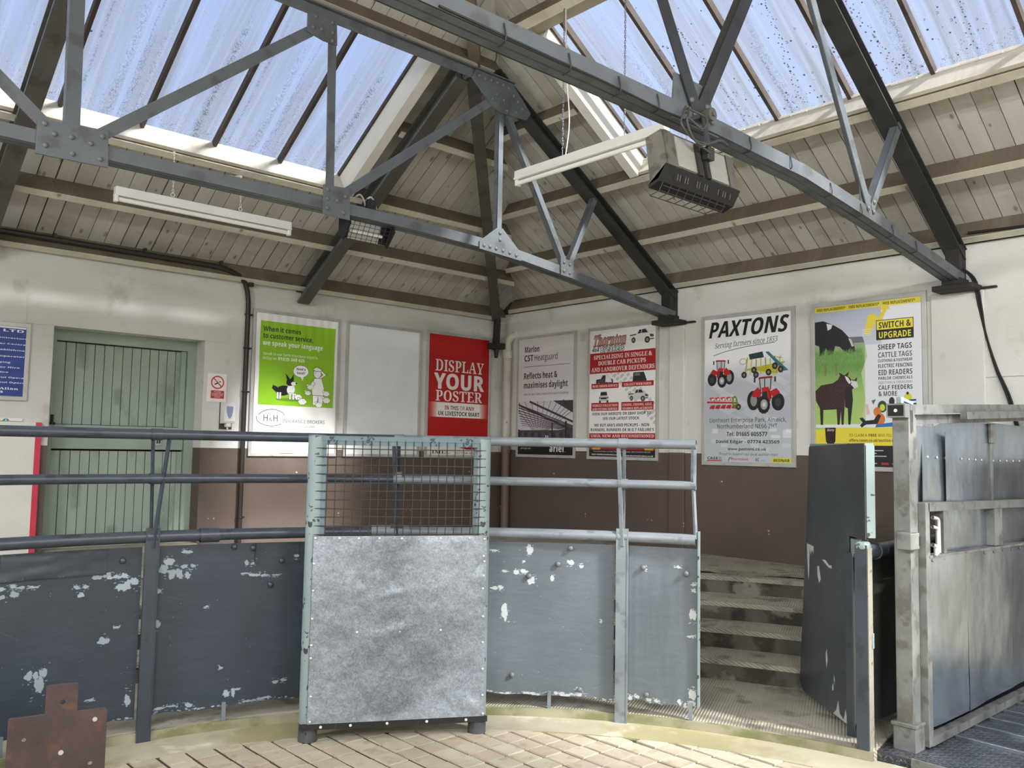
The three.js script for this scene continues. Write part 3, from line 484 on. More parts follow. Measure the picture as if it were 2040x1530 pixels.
{
  const t = trussFrame('roof_truss', 'grey roof truss nearest the camera that carries the large heater', ZBT);
  slopedChord(t, ZBT, XC); slopedChord(t, ZBT, XC, true);
  const web = (a, b, w, o, m = M.steel) => part(t, 'web_bar', angleBar(rel(...a), rel(...b), w, ZBT + 0.004, o), m);
  const dk = M.steelDark;
  web([3.76, 1.80], [2.62, 3.70], 0.085, { flip: 1 }, dk); web([3.76, 1.80], [4.66, 3.40], 0.085, { flip: -1 }, dk); web([5.765, 1.69], [4.72, 3.36], 0.07, { flip: 1 }); web([5.79, 1.70], [6.27, 2.44], 0.06, { flip: -1 });
  for (const k of [1]) { web([mx(3.76), 1.80], [mx(2.62), 3.70], 0.085, { flip: -1 }, dk); web([mx(3.76), 1.80], [mx(4.66), 3.40], 0.085, { flip: 1 }, dk); web([mx(5.765), 1.69], [mx(4.72), 3.36], 0.07, { flip: -1 }); web([mx(5.79), 1.70], [mx(6.27), 2.44], 0.06, { flip: 1 }); }
  const G = (pts, rv) => { const p = part(t, 'gusset_plate', plate(pts, ZBT - 0.022), M.steel); rivets(p, rv, ZBT + 0.008); };
  G([[3.57, 1.99], [3.55, 1.74], [3.97, 1.74], [3.94, 1.80], [3.86, 1.99]], [[3.64, 1.80], [3.72, 1.80], [3.80, 1.80], [3.88, 1.80], [3.69, 1.87], [3.83, 1.87]]);
  G([[5.66, 1.86], [5.67, 1.66], [5.87, 1.64], [5.86, 1.80], [5.80, 1.81]], [[5.73, 1.70], [5.81, 1.69], [5.82, 1.76]]);
  G([[mx(3.57), 1.99], [mx(3.55), 1.74], [mx(3.97), 1.74], [mx(3.94), 1.80], [mx(3.86), 1.99]], []);
  shoe(t, ZBT); shoe(t, ZBT, true);
  // cable clips along the lower chord
  for (const x of [2.35, 2.75, 3.1, 3.4, 4.25, 4.7, 5.2, 5.62, 6.1, 6.5]) { const y = x > 4.9 ? lerp(1.765, 1.462, (x - 4.9) / 2.56) : 1.785; part(t, 'cable_clip', tube([[x, y + 0.03 + EYE, ZBT + 0.008], [x + 0.005, y - 0.045 + EYE, ZBT + 0.014], [x + 0.02, y - 0.05 + EYE, ZBT - 0.05]], 0.004, 8, 5), M.wire); }
  part(t, 'chord_cable', tube([[2.0, 1.76 + EYE, ZBT + 0.011], [2.6, 1.755 + EYE, ZBT + 0.012], [3.1, 1.752 + EYE, ZBT + 0.011], [3.45, 1.74 + EYE, ZBT + 0.013], [3.6, 1.745 + EYE, ZBT + 0.013]], 0.005, 24, 5), M.blackPipe);
}
// other trusses behind the camera carry the rest of the roof
for (const [z, label] of [[0.25, 'grey roof truss above the middle of the hall'], [3.2, 'grey roof truss behind the ring']]) { const t = trussFrame('roof_truss', label, z); slopedChord(t, z, XC); slopedChord(t, z, XC, true); shoe(t, z); shoe(t, z, true); }
{ // hip rafter from the corner, and its run on above the truss
  const t = thing('hip_rafter', 'grey brown hip rafter rising from the wall corner behind the downpipe', 'roof rafter', [7.2, 1.7 + EYE, -8.2]);
  const a = V(7.29, 1.665 + EYE, -8.32), b = V(4.64, 3.235 + EYE, -5.67), up = V(0.42, 1, -0.42).normalize();
  part(t, 'rafter', [bar(a.clone().addScaledVector(up, -0.015), b.clone().addScaledVector(up, -0.015), 0.02, 0.115, up), bar(a.clone().addScaledVector(up, 0.05), b.clone().addScaledVector(up, 0.05), 0.13, 0.07, up)], M.steelBrown);
  part(t, 'corner_bracket', [bar(V(7.26, 1.66 + EYE, -8.27), V(7.27, 1.30 + EYE, -8.30), 0.07, 0.07), box(7.19, 7.36, 1.28 + EYE, 1.35 + EYE, -8.40, -8.22), rod(V(7.27, 1.35 + EYE, -8.29), V(7.27, 1.16 + EYE, -8.29), 0.05, 8, 0.02)], M.iron);
  const h = thing('hip_rafter', 'upper hip rafter between the two boarded slopes above the corner truss', 'roof rafter', [4.2, 3.7 + EYE, -5.2]);
  const c = V(4.72, 3.40 + EYE, -5.74), d = V(2.2, 4.93 + EYE, -3.2);
  part(h, 'rafter', [bar(c, d, 0.13, 0.10, up)], M.timber);
  part(h, 'cable_loop', tube([[4.62, 3.34 + EYE, -5.58], [4.74, 3.33 + EYE, -5.55], [4.80, 3.42 + EYE, -5.55], [4.79, 3.56 + EYE, -5.55]], 0.006, 16, 6), M.cableGrey);
}
for (const [x, label] of [[4.535, 'dark steel rafter from the left wall up to the corner truss beside the skylight'], [1.50, 'wide dark steel rafter crossing the left skylight above the tube lamp']]) {
  const t = thing('steel_rafter', label, 'roof rafter', [x, 1.55 + EYE, ZL + 0.1]);
  const y = (z) => 1.53 + EYE + 0.622 * (z - ZL), a = V(x, y(ZL + 0.03), ZL + 0.03), b = V(x, y(ZA - 0.09), ZA - 0.09), up = V(0, 1, -0.622).normalize();
  part(t, 'rafter', [bar(a.clone().addScaledVector(up, -0.025), b.clone().addScaledVector(up, -0.025), 0.012, 0.135, up), bar(a.clone().addScaledVector(up, 0.04), b.clone().addScaledVector(up, 0.04), 0.13, 0.014, up), bar(a.clone().addScaledVector(up, 0.105), b.clone().addScaledVector(up, 0.105), 0.012, 0.135, up)], M.steelBrown);
  part(t, 'rafter_lip', [bar(a.clone().addScaledVector(up, -0.019).add(V(-0.0675, 0, 0)), b.clone().addScaledVector(up, -0.019).add(V(-0.0675, 0, 0)), 0.024, 0.004, up)], M.steel);
}

// ---------------------------------------------------------------- tube lamps on chains
function linkChain(p, a, b, m, r = 0.012) {                // each link of the chain, joined into one part
  const n = Math.max(4, Math.round(a.distanceTo(b) / (r * 2.5))), gs = [], dir = b.clone().sub(a).normalize();
  for (let i = 0; i < n; i++) { const g = new THREE.TorusGeometry(r * 0.62, r * 0.2, 5, 8); g.scale(0.7, 1.55, 1); g.rotateY(i % 2 ? Math.PI / 2 : 0); const q = new THREE.Quaternion().setFromUnitVectors(V(0, 1, 0), dir); g.applyQuaternion(q); g.translate(...a.clone().lerp(b, (i + 0.5) / n).toArray()); gs.push(g); }
  return part(p, 'chain', gs, m);
}
function tubeLamp(label, c, len, axis) {                   // batten with one bare tube below
  const t = thing('tube_lamp', label, 'tube lamp', c.toArray(), 'fluorescent tube lamps hung on chains');
  const turn = axis === 'x' ? 0 : Math.PI / 2, put = (g) => { g.rotateY(turn); g.translate(...c.toArray()); return g; };
  const h = len / 2;
  part(t, 'batten', [put(rbox(-h, h, 0.004, 0.062, -0.032, 0.032, 0.006))], M.whiteMetal);
  part(t, 'batten_lip', [put(box(-h, h, -0.012, 0.006, -0.036, 0.036))], M.whiteMetal);
  for (const s of [-1, 1]) { part(t, 'lamp_holder', [put(rbox(s * (h - 0.012) - 0.016, s * (h - 0.012) + 0.016, -0.062, 0.002, -0.024, 0.024, 0.008))], M.whiteMetal); }
  part(t, 'tube', [put(rod(V(-h + 0.02, -0.036, 0), V(h - 0.02, -0.036, 0), 0.019, 16))], M.tube);
  return t;
}
{
  const a = tubeLamp('white tube lamp hung on two chains below the left skylight', V(2.95, 1.975 + EYE, -7.15), 1.54, 'x');
  for (const [x, y] of [[2.64, 2.44], [3.235, 2.36]]) { part(a, 'hook', new THREE.TorusGeometry(0.016, 0.004, 6, 12).translate(x, 2.065 + EYE, -7.15), M.chainWhite); linkChain(a, V(x, 2.08 + EYE, -7.15), V(x, y + EYE, -7.16), M.chainWhite, 0.016); part(a, 'ceiling_hook', [rod(V(x, y + EYE, -7.16), V(x - 0.02, y + 0.02 + EYE, -7.26), 0.012, 8), new THREE.CylinderGeometry(0.03, 0.03, 0.012, 12).rotateX(0.6).translate(x - 0.02, y + 0.02 + EYE, -7.25)], M.chainWhite); }
  const b = tubeLamp('pale tube lamp hung on two long chains under the right skylight beside the heater', V(4.71, 2.225 + EYE, -4.385), 1.54, 'z');
  for (const [z, y] of [[-4.63, 3.50], [-4.0, 3.52]]) { part(b, 'hook', new THREE.TorusGeometry(0.016, 0.004, 6, 12).rotateY(0.7).translate(4.71, 2.315 + EYE, z), M.chainGrey); linkChain(b, V(4.71, 2.33 + EYE, z), V(4.71, y + EYE, z), M.chainGrey, 0.0155); }
  part(b, 'ceiling_hook', [rod(V(4.71, 3.49 + EYE, -4.63), V(4.71, 3.57 + EYE, -4.63), 0.006, 8), rod(V(4.71, 3.5 + EYE, -4.0), V(4.71, 3.57 + EYE, -4.0), 0.006, 8)], M.chainGrey);
  part(b, 'flex', tube([[4.72, 2.27 + EYE, -4.61], [4.735, 2.55 + EYE, -4.585], [4.73, 2.9 + EYE, -4.61], [4.715, 3.48 + EYE, -4.62]], 0.005, 30, 6), M.chainWhite);
}
// added fill lamps out of view, lit to brighten the whole hall
for (const [x, y, z, row] of [[1.45, 4.35, 1.2, 'under the ridge behind the camera'], [1.45, 4.35, 4.6, 'under the ridge near the back wall'], [4.71, 3.87, 2.0, 'under the right skylight behind the camera'], [4.71, 3.87, 5.0, 'under the right skylight near the back wall'], [-1.8, 3.87, -4.4, 'under the far skylight near the left wall'], [-1.8, 3.87, -0.4, 'under the far skylight beside the ring'], [-1.8, 3.87, 3.6, 'under the far skylight near the back wall']]) {
  const c = V(x, y, z), t = tubeLamp('added fill tube lamp hung on chains ' + row, c, 1.54, 'z'); t.getObjectByName('tube').material = M.fillTubeLit;
  for (const s of [-0.5, 0.5]) linkChain(t, V(x, y + 0.06, z + s), V(x, y + 1.1 + (x === 1.45 ? 1.5 : -0.05), z + s), M.chainGrey, 0.05);
  for (const [dx, dy] of [[1, -0.6], [-1, -0.6], [0, -1]]) { const l = new THREE.RectAreaLight(new THREE.Color().setRGB(0.97, 0.985, 1.0), FILL_LAMP_POWER, 1.5, 0.05); l.position.set(x + dx * 0.045, y - 0.036 + dy * 0.03, z); l.lookAt(x + dx * 2, y - 0.036 + dy * 2, z); scene.add(l); }
}
// ---------------------------------------------------------------- quartz heaters hung from the trusses
const perf = canvasTex(256, 256, (g, w, h) => { g.fillStyle = '#aca99c'; g.fillRect(0, 0, w, h); g.fillStyle = '#83857f'; for (let y = 4; y < h; y += 8) for (let x = 4 + ((y >> 3) & 1) * 4; x < w; x += 8) { g.beginPath(); g.arc(x, y, 2, 0, 7); g.fill(); } reseed(9); for (let i = 0; i < 26; i++) { g.fillStyle = 'rgba(72,68,60,0.6)'; g.beginPath(); g.ellipse(rnd() * w, rnd() * h, rr(1, 5), rr(1, 4), rnd() * 3, 0, 7); g.fill(); } });
perf.wrapS = perf.wrapT = THREE.RepeatWrapping; perf.repeat.set(6, 6);
M.perf = mat({ map: perf, roughness: 0.4, metalness: 0.25 });
M.heaterGrey = mat({ map: steelTex([112, 107, 97], [92, 88, 80], [58, 54, 47], 0.4), roughness: 0.5, metalness: 0.2 });
{
  const t = thing('heater', 'large grey heater with two perforated back panels and black slotted hood', 'heater', [3.72, 1.5 + EYE, -2.65], 'heaters hung from the roof trusses');
  const X0 = 3.385, X1 = 4.02, prof = [[-2.598, 1.432], [-2.636, 1.622], [-2.735, 1.600], [-2.70, 1.34], [-2.642, 1.362]].map(([z, y]) => [z, y + EYE]);
  const fr = { o: V(0, 0, 0), S: V(0, 0, 1), U: V(0, 1, 0), N: V(1, 0, 0) };
  part(t, 'housing', prism(prof, fr, X0, X1), M.heaterGrey);
  const lean = (f) => [lerp(-2.598, -2.636, f), lerp(1.432, 1.622, f) + EYE];
  const onBack = (x0, x1, f0, f1, out, th) => { const [z0, y0] = lean(f0), [z1, y1] = lean(f1), k = V(0, 0.038, 0.19).normalize(); const a = V((x0 + x1) / 2, y0, z0).addScaledVector(k, out), b = V((x0 + x1) / 2, y1, z1).addScaledVector(k, out); return bar(a, b, x1 - x0, th, V(1, 0, 0)); };
  part(t, 'back_panel', onBack(X0 + 0.10, X0 + 0.27, 0.06, 0.93, 0.002, 0.006), M.perf); part(t, 'back_panel', onBack(X0 + 0.36, X1 - 0.09, 0.06, 0.93, 0.002, 0.006), M.perf);
  for (const x of [X0 + 0.04, X1 - 0.05]) part(t, 'end_band', onBack(x - 0.028, x + 0.028, 0, 1, 0.003, 0.008), M.heaterGrey);
  for (const x of [X0 + 0.275, X0 + 0.345]) part(t, 'strap', [onBack(x - 0.017, x + 0.017, -0.02, 0.9, 0.010, 0.018)], M.iron);
  // black hood below with vent slots
  const hood = prism([[-2.596, 1.436], [-2.594, 1.428], [-2.638, 1.354], [-2.705, 1.33], [-2.708, 1.346], [-2.645, 1.368]].map(([z, y]) => [z, y + EYE]), fr, X0 - 0.008, X1 + 0.012);
  const hd = part(t, 'hood', hood, M.black);
  for (let k = 0; k < 3; k++) for (let i = 0; i < 6; i++) { const x = X0 + 0.09 + k * 0.19 + i * 0.022; part(hd, 'slot', bar(V(x - 0.008, 1.405 + EYE, -2.6065), V(x + 0.004, 1.378 + EYE, -2.622), 0.006, 0.004, V(1, 0, 0)), (i + k) % 3 ? M.heaterGrey : M.iron); }
  const gd = []; for (const [y, z] of [[1.315, -2.66], [1.335, -2.635], [1.30, -2.72]]) gd.push(rod(V(X0 + 0.02, y + EYE, z), V(X1 - 0.07, y + EYE, z), 0.0025, 5)); for (let i = 0; i < 9; i++) { const x = X0 + 0.02 + i * 0.068; gd.push(rod(V(x, 1.355 + EYE, -2.635), V(x, 1.312 + EYE, -2.66), 0.0025, 5), rod(V(x, 1.312 + EYE, -2.66), V(x, 1.30 + EYE, -2.72), 0.0025, 5)); }
  part(t, 'wire_guard', gd, M.wire);
  const yk = part(t, 'yoke', [bar(V(3.735, 1.80 + EYE, -2.63), V(3.735, 1.56 + EYE, -2.585), 0.04, 0.008, V(1, 0, 0)), rbox(3.70, 3.76, 1.53 + EYE, 1.60 + EYE, -2.615, -2.57, 0.006), bar(V(3.62, 1.735 + EYE, -2.655), V(3.74, 1.79 + EYE, -2.64), 0.02, 0.02)], M.steelDark);
  part(yk, 'pivot_wheel', [rod(V(3.785, 1.80 + EYE, -2.66), V(3.785, 1.80 + EYE, -2.60), 0.036, 18), rod(V(3.785, 1.80 + EYE, -2.60), V(3.785, 1.80 + EYE, -2.59), 0.012, 10)], M.heaterGrey);
  for (const pts of [[[3.60, 1.80, -2.64], [3.52, 1.72, -2.60], [3.48, 1.66, -2.58], [3.56, 1.60, -2.57], [3.70, 1.60, -2.56]], [[3.60, 1.79, -2.62], [3.53, 1.64, -2.57], [3.60, 1.58, -2.56], [3.78, 1.64, -2.55], [3.92, 1.665, -2.6]], [[3.62, 1.80, -2.65], [3.68, 1.74, -2.57], [3.62, 1.66, -2.55], [3.50, 1.69, -2.56], [3.55, 1.60, -2.56], [3.72, 1.56, -2.57]]]) part(t, 'flex', tube(pts.map(([x, y, z]) => [x, y + EYE, z]), 0.006, 40, 6), M.cableGrey);
}
{
  const t = thing('heater', 'small black heater with wire guard behind the corner truss', 'heater', [3.64, 1.74 + EYE, -5.74], 'heaters hung from the roof trusses');
  const fr = { o: V(0, 0, 0), S: V(0, 0, 1), U: V(0, 1, 0), N: V(1, 0, 0) }, X0 = 3.44, X1 = 3.83;
  const pr = (p, a, b) => prism(p.map(([z, y]) => [z, y + EYE]), fr, a, b);
  part(t, 'housing', pr([[-5.80, 1.66], [-5.80, 1.87], [-5.70, 1.87], [-5.69, 1.82], [-5.775, 1.62]], X0, X1), M.black);
  part(t, 'top_cover', pr([[-5.80, 1.873], [-5.80, 1.893], [-5.69, 1.86], [-5.682, 1.825], [-5.688, 1.822], [-5.70, 1.86]], X0 - 0.004, X1 + 0.004), M.steelDark);
  for (const x of [X0 - 0.012, X1 + 0.004]) part(t, 'side_cheek', pr([[-5.80, 1.64], [-5.80, 1.80], [-5.66, 1.80], [-5.63, 1.70], [-5.735, 1.585]], x, x + 0.01), M.black);
  const sl = []; for (let i = 0; i < 9; i++) sl.push(bar(V(X0 + 0.06 + i * 0.03, 1.872 + EYE, -5.72), V(X0 + 0.075 + i * 0.03, 1.85 + EYE, -5.683), 0.008, 0.003)); part(t, 'vent_slots', sl, M.deck);
  part(t, 'reflector', pr([[-5.77, 1.62], [-5.70, 1.80], [-5.706, 1.80], [-5.778, 1.62]], X0 + 0.05, X1 - 0.06), M.bright);
  for (const [y, z] of [[1.765, -5.685], [1.67, -5.728]]) part(t, 'quartz_tube', rod(V(X0 + 0.04, y + EYE, z), V(X1 - 0.05, y + EYE, z), 0.013, 10), M.tube);
  const g = []; const a0 = [-5.655, 1.735], a1 = [-5.735, 1.59]; for (let i = 0; i <= 8; i++) { const x = lerp(X0, X1 - 0.01, i / 8); g.push(rod(V(x, a0[1] + EYE, a0[0]), V(x, a1[1] + EYE, a1[0]), 0.0022, 5)); } for (let j = 0; j <= 5; j++) { const z = lerp(a0[0], a1[0], j / 5), y = lerp(a0[1], a1[1], j / 5) + EYE; g.push(rod(V(X0, y, z), V(X1, y, z), 0.0022, 5)); } part(t, 'wire_guard', g, M.wire);
  part(t, 'hanger', [box(3.62, 3.66, 1.88 + EYE, 1.93 + EYE, -5.78, -5.66), box(3.60, 3.68, 1.80 + EYE, 1.93 + EYE, -5.68, -5.665)], M.iron);
  for (const x of [3.50, 3.60]) part(t, 'flex', tube([[x, 1.93 + EYE, -5.68], [x + 0.05, 1.96 + EYE, -5.70], [x + 0.10, 1.93 + EYE, -5.72], [x + 0.13, 1.885 + EYE, -5.74]], 0.007, 20, 6), M.chainWhite);
}

// ---------------------------------------------------------------- framed posters and signs
const PW = 512, PH = 766;                                  // one poster, drawn 0.98 m x 1.466 m
const TX = (g, s, x, y, size, { font = 'sans-serif', bold = false, col = '#111', align = 'left', sx = 1, italic = false, width = 0, stroke = null, lw = 3 } = {}) => {
  g.save(); g.font = (bold ? 'bold ' : '') + size + 'px ' + font; g.textBaseline = 'alphabetic';
  const w = g.measureText(s).width, k = width ? width / w : sx; g.translate(x, y); if (italic) g.transform(1, 0, -0.22, 1, 0, 0); g.scale(k, 1);
  const dx = align === 'center' ? -w / 2 : align === 'right' ? -w : 0;
  if (stroke) { g.lineJoin = 'round'; g.strokeStyle = stroke; g.lineWidth = lw; g.strokeText(s, dx, 0); }
  g.fillStyle = col; g.fillText(s, dx, 0); g.restore();
};
const poly = (g, pts, col) => { g.fillStyle = col; g.beginPath(); pts.forEach(([x, y], i) => (i ? g.lineTo(x, y) : g.moveTo(x, y))); g.closePath(); g.fill(); };
const ell = (g, x, y, rx, ry, col, a = 0) => { g.fillStyle = col; g.beginPath(); g.ellipse(x, y, rx, ry, a, 0, 7); g.fill(); };
const grainOver = (g, w, h, n, seed, a) => { reseed(seed); for (let i = 0; i < n; i++) { g.fillStyle = `rgba(${90 + rnd() * 60 | 0},${86 + rnd() * 60 | 0},${78 + rnd() * 60 | 0},${rnd() * a})`; g.beginPath(); g.ellipse(rnd() * w, rnd() * h, rr(0.5, 2.6), rr(0.5, 2.2), 0, 0, 7); g.fill(); } };
const sheep = (g, x, y, s) => { g.strokeStyle = '#222'; g.lineWidth = 1.2; for (const [a, b] of [[-7, 10], [-3, 11], [4, 11], [8, 10]]) { g.beginPath(); g.moveTo(x + a * s, y + 4 * s); g.lineTo(x + a * s, y + b * s); g.stroke(); } for (const [a, b, r] of [[-8, 0, 6], [-3, -4, 6], [4, -4, 6], [9, 0, 6], [4, 4, 6], [-4, 4, 6], [0, 0, 7]]) { ell(g, x + a * s, y + b * s, r * s, r * s, '#222'); } for (const [a, b, r] of [[-8, 0, 5.2], [-3, -4, 5.2], [4, -4, 5.2], [9, 0, 5.2], [4, 4, 5.2], [-4, 4, 5.2], [0, 0, 7]]) ell(g, x + a * s, y + b * s, r * s, r * s, '#fdfdf8'); ell(g, x - 12 * s, y - 8 * s, 5 * s, 4 * s, '#222', 0.4); ell(g, x - 12 * s, y - 8 * s, 4.2 * s, 3.2 * s, '#fdfdf8', 0.4); };
function drawFarm(g, w, h) {
  g.fillStyle = '#eeede9'; g.fillRect(0, 0, w, h);
  g.fillStyle = '#8fc31f'; g.fillRect(24, 42, 472, 462);
  const B = { bold: true, col: '#141414' };
  TX(g, 'When it comes', 42, 98, 37, { ...B, width: 232 }); TX(g, 'to customer service,', 42, 136, 37, { ...B, width: 312 }); TX(g, 'we speak your language', 42, 176, 37, { bold: true, col: '#fbfdf4', width: 376 });
  TX(g, 'Speak to our farm insurance experts', 44, 228, 21, { col: '#f2f8e4', width: 340 }); TX(g, 'today on', 44, 254, 22, { col: '#f2f8e4', width: 84 }); TX(g, '01835 348 425', 136, 254, 24, { bold: true, col: '#f6fae8', width: 166 });
  // speech bubble
  g.fillStyle = '#fff'; g.strokeStyle = '#222'; g.lineWidth = 2; g.beginPath(); g.ellipse(280, 306, 48, 34, 0, 0, 7); g.fill(); g.stroke(); poly(g, [[276, 332], [290, 360], [300, 330]], '#fff'); TX(g, 'Need a', 280, 300, 20, { align: 'center', bold: true, sx: 0.86 }); TX(g, 'hand?', 280, 322, 20, { align: 'center', bold: true, sx: 0.86 });
  // collie
  ell(g, 208, 470, 80, 9, '#6d9a12'); ell(g, 176, 420, 46, 28, '#17181c', -0.12); poly(g, [[140, 402], [112, 392], [104, 410], [128, 430]], '#17181c'); ell(g, 222, 412, 24, 28, '#fafafa', 0.3); ell(g, 216, 372, 24, 20, '#17181c'); poly(g, [[196, 362], [184, 322], [212, 350]], '#17181c'); poly(g, [[218, 352], [236, 326], [238, 360]], '#17181c'); poly(g, [[230, 366], [258, 378], [232, 390]], '#fafafa'); ell(g, 238, 378, 16, 10, '#fafafa'); ell(g, 254, 376, 5, 4, '#17181c');
  for (const x of [136, 152, 212, 232]) { g.fillStyle = '#fafafa'; g.strokeStyle = '#222'; g.lineWidth = 1.5; g.beginPath(); g.rect(x, 430, 12, 38); g.fill(); g.stroke(); }
  // farmer shading his eyes
  g.strokeStyle = '#222'; g.lineWidth = 2.2; const wf = (pts) => { poly(g, pts, '#fdfdfb'); g.beginPath(); pts.forEach(([x, y], i) => (i ? g.lineTo(x, y) : g.moveTo(x, y))); g.closePath(); g.stroke(); };
  wf([[366, 340], [414, 334], [432, 392], [430, 436], [356, 438], [352, 384]]); wf([[358, 436], [430, 436], [424, 486], [396, 486], [393, 448], [388, 486], [362, 486]]); wf([[408, 340], [446, 316], [404, 282], [396, 292], [424, 316], [398, 334]]); wf([[358, 352], [336, 388], [346, 400], [372, 372]]);
  g.fillStyle = '#fdfdfb'; g.beginPath(); g.ellipse(386, 310, 25, 28, 0, 0, 7); g.fill(); g.stroke(); wf([[354, 288], [380, 274], [412, 284], [414, 296], [372, 298]]); ell(g, 374, 308, 3, 3, '#222'); ell(g, 384, 488, 26, 6, '#222'); ell(g, 384, 487, 24, 5, '#fdfdfb');
  for (const [x, y, s] of [[342, 392, 1.45], [328, 426, 1.38], [448, 424, 1.59], [450, 462, 1.81], [268, 452, 1.67], [296, 476, 1.96], [400, 490, 1.59]]) sheep(g, x, y, s);
  // logo
  g.strokeStyle = '#2b2f3a'; g.lineWidth = 3.4; g.beginPath(); g.ellipse(108, 572, 82, 44, -0.06, 3.5, 6.1); g.stroke(); g.beginPath(); g.ellipse(104, 576, 86, 42, 0.02, 0.7, 3.3); g.stroke();
  TX(g, 'H', 56, 594, 50, { col: '#1f2330' }); TX(g, '&', 94, 594, 30, { col: '#1f2330' }); TX(g, 'H', 116, 594, 50, { col: '#1f2330' }); TX(g, 'INSURANCE BROKERS', 176, 598, 26, { col: '#2b2f3a', width: 268 }); TX(g, 'Your Farm & Rural Specialists', 176, 622, 17, { col: '#77797d', width: 206 });
  g.fillStyle = 'rgba(120,120,116,0.5)'; g.fillRect(150, 718, 300, 2); grainOver(g, w, h, 220, 41, 0.12);
}
function drawRed(g, w, h) {
  g.fillStyle = '#b3100f'; g.fillRect(0, 0, w, h);
  TX(g, 'DISPLAY', 258, 224, 98, { font: 'serif', bold: true, col: '#f2e9e4', align: 'center', width: 412 }); TX(g, 'YOUR', 257, 331, 130, { bold: true, col: '#f2e9e4', align: 'center', width: 420, stroke: '#f2e9e4', lw: 4 }); TX(g, 'POSTER', 256, 405, 90, { font: 'serif', bold: true, col: '#f2e9e4', align: 'center', width: 394 });
  const gr = g.createLinearGradient(0, 0, w, 0); gr.addColorStop(0, '#b3100f'); gr.addColorStop(0.16, '#f3eee8'); gr.addColorStop(0.84, '#f3eee8'); gr.addColorStop(1, '#b3100f'); g.fillStyle = gr; g.fillRect(0, 414, w, 90);
  TX(g, 'IN THIS', 136, 457, 34, { bold: true, col: '#8f1312', width: 118 }); TX(g, 'OR', 262, 457, 34, { col: '#8f1312', width: 44 }); TX(g, 'ANY', 314, 457, 34, { bold: true, col: '#8f1312', width: 74 }); TX(g, 'UK LIVESTOCK MART', 258, 494, 36, { bold: true, col: '#15100f', align: 'center', width: 352 });
  poly(g, [[0, 622], [60, 632], [190, 672], [330, 700], [0, 700]], '#efeae6'); g.strokeStyle = '#16100f'; g.lineWidth = 7; g.beginPath(); g.moveTo(0, 620); g.quadraticCurveTo(80, 628, 200, 674); g.stroke();
}
function drawRedLow(g, w, h) { // the strip under the panel's curve
  g.fillStyle = '#f1eeea'; g.fillRect(0, 0, w, h); TX(g, 'IMEL', 40, 42, 44, { font: 'serif', bold: true, col: '#151515', width: 150 }); TX(g, '07764 407999', 236, 46, 30, { col: '#3a3a3a', width: 236 });
}
function drawBarn(g, w, h) {
  g.fillStyle = '#dcd9db'; g.fillRect(0, 0, w, h);
  TX(g, 'Marlon', 52, 92, 54, { bold: true, width: 146 }); TX(g, 'CST', 50, 150, 56, { bold: true, width: 88 }); TX(g, 'Heatguard', 146, 150, 54, { width: 222, col: '#1b1a1c' });
  g.fillStyle = '#333'; g.fillRect(50, 186, 428, 2.5);
  TX(g, 'Reflects heat &', 48, 268, 56, { bold: true, width: 318 }); TX(g, 'maximises daylight', 48, 330, 56, { bold: true, width: 412 }); TX(g, 'Ideal for dairy sheds, industrial & livestock buildings', 50, 376, 20, { width: 418, col: '#3c3a3c' });
  const y0 = 418, y1 = 708; g.fillStyle = '#3d383c'; g.fillRect(0, y0, w, y1 - y0);
  const hub = [256, 626];
  poly(g, [[0, y0], [330, y0], [512, 500], [512, 590], [hub[0] + 70, 612], [hub[0] - 110, 632], [0, 600]], '#cfccd2');
  g.strokeStyle = '#4e484d'; g.lineWidth = 6;
  for (let i = 0; i < 9; i++) { const t = i / 8; g.lineWidth = 8 - t * 5; g.beginPath(); g.moveTo(-20 + t * 60, 430 + t * 180 * (1 - 0.2 * t)); g.lineTo(540 - t * 150, 560 + t * 40 + (1 - t) * 30); g.stroke(); }
  for (let i = 0; i < 12; i++) { const x = -60 + i * 62; g.lineWidth = 4; g.beginPath(); g.moveTo(x, y0); g.lineTo(lerp(x, hub[0] - 60, 0.84), lerp(y0, 628, 0.95)); g.stroke(); }
  g.lineWidth = 13; g.strokeStyle = '#3a3438'; for (const l of [[[110, y0], [512, 556]], [[420, y0], [512, 470]], [[0, 436], [470, 596]]]) { g.beginPath(); g.moveTo(...l[0]); g.lineTo(...l[1]); g.stroke(); }
  g.fillStyle = '#4a4347'; g.fillRect(0, 606, w, 102); for (let i = 0; i < 16; i++) { g.fillStyle = i % 2 ? '#5a5257' : '#3c363a'; g.fillRect(i * 33, 622, 22, 50); } g.fillStyle = '#302b2e'; g.fillRect(318, 560, 12, 120); g.fillRect(440, 548, 16, 140); g.fillStyle = '#cfcbd0'; g.fillRect(262, 640, 12, 28); g.fillRect(280, 640, 10, 28);
  reseed(4); for (let i = 0; i < 60; i++) ell(g, rnd() * w, rr(676, 704), rr(5, 16), rr(4, 9), rnd() < 0.2 ? '#c9c4c8' : '#2b2629');
  g.fillStyle = '#141315'; g.fillRect(0, y1, w, h - y1); TX(g, 'ariel-agri.com', 28, 730, 17, { col: '#d7d4d6', width: 100 }); TX(g, 'ariel', 300, 744, 62, { bold: true, col: '#f0eef0', width: 134 }); TX(g, '.', 438, 744, 30, { col: '#f0eef0' });
  grainOver(g, w, h, 120, 43, 0.1);
}
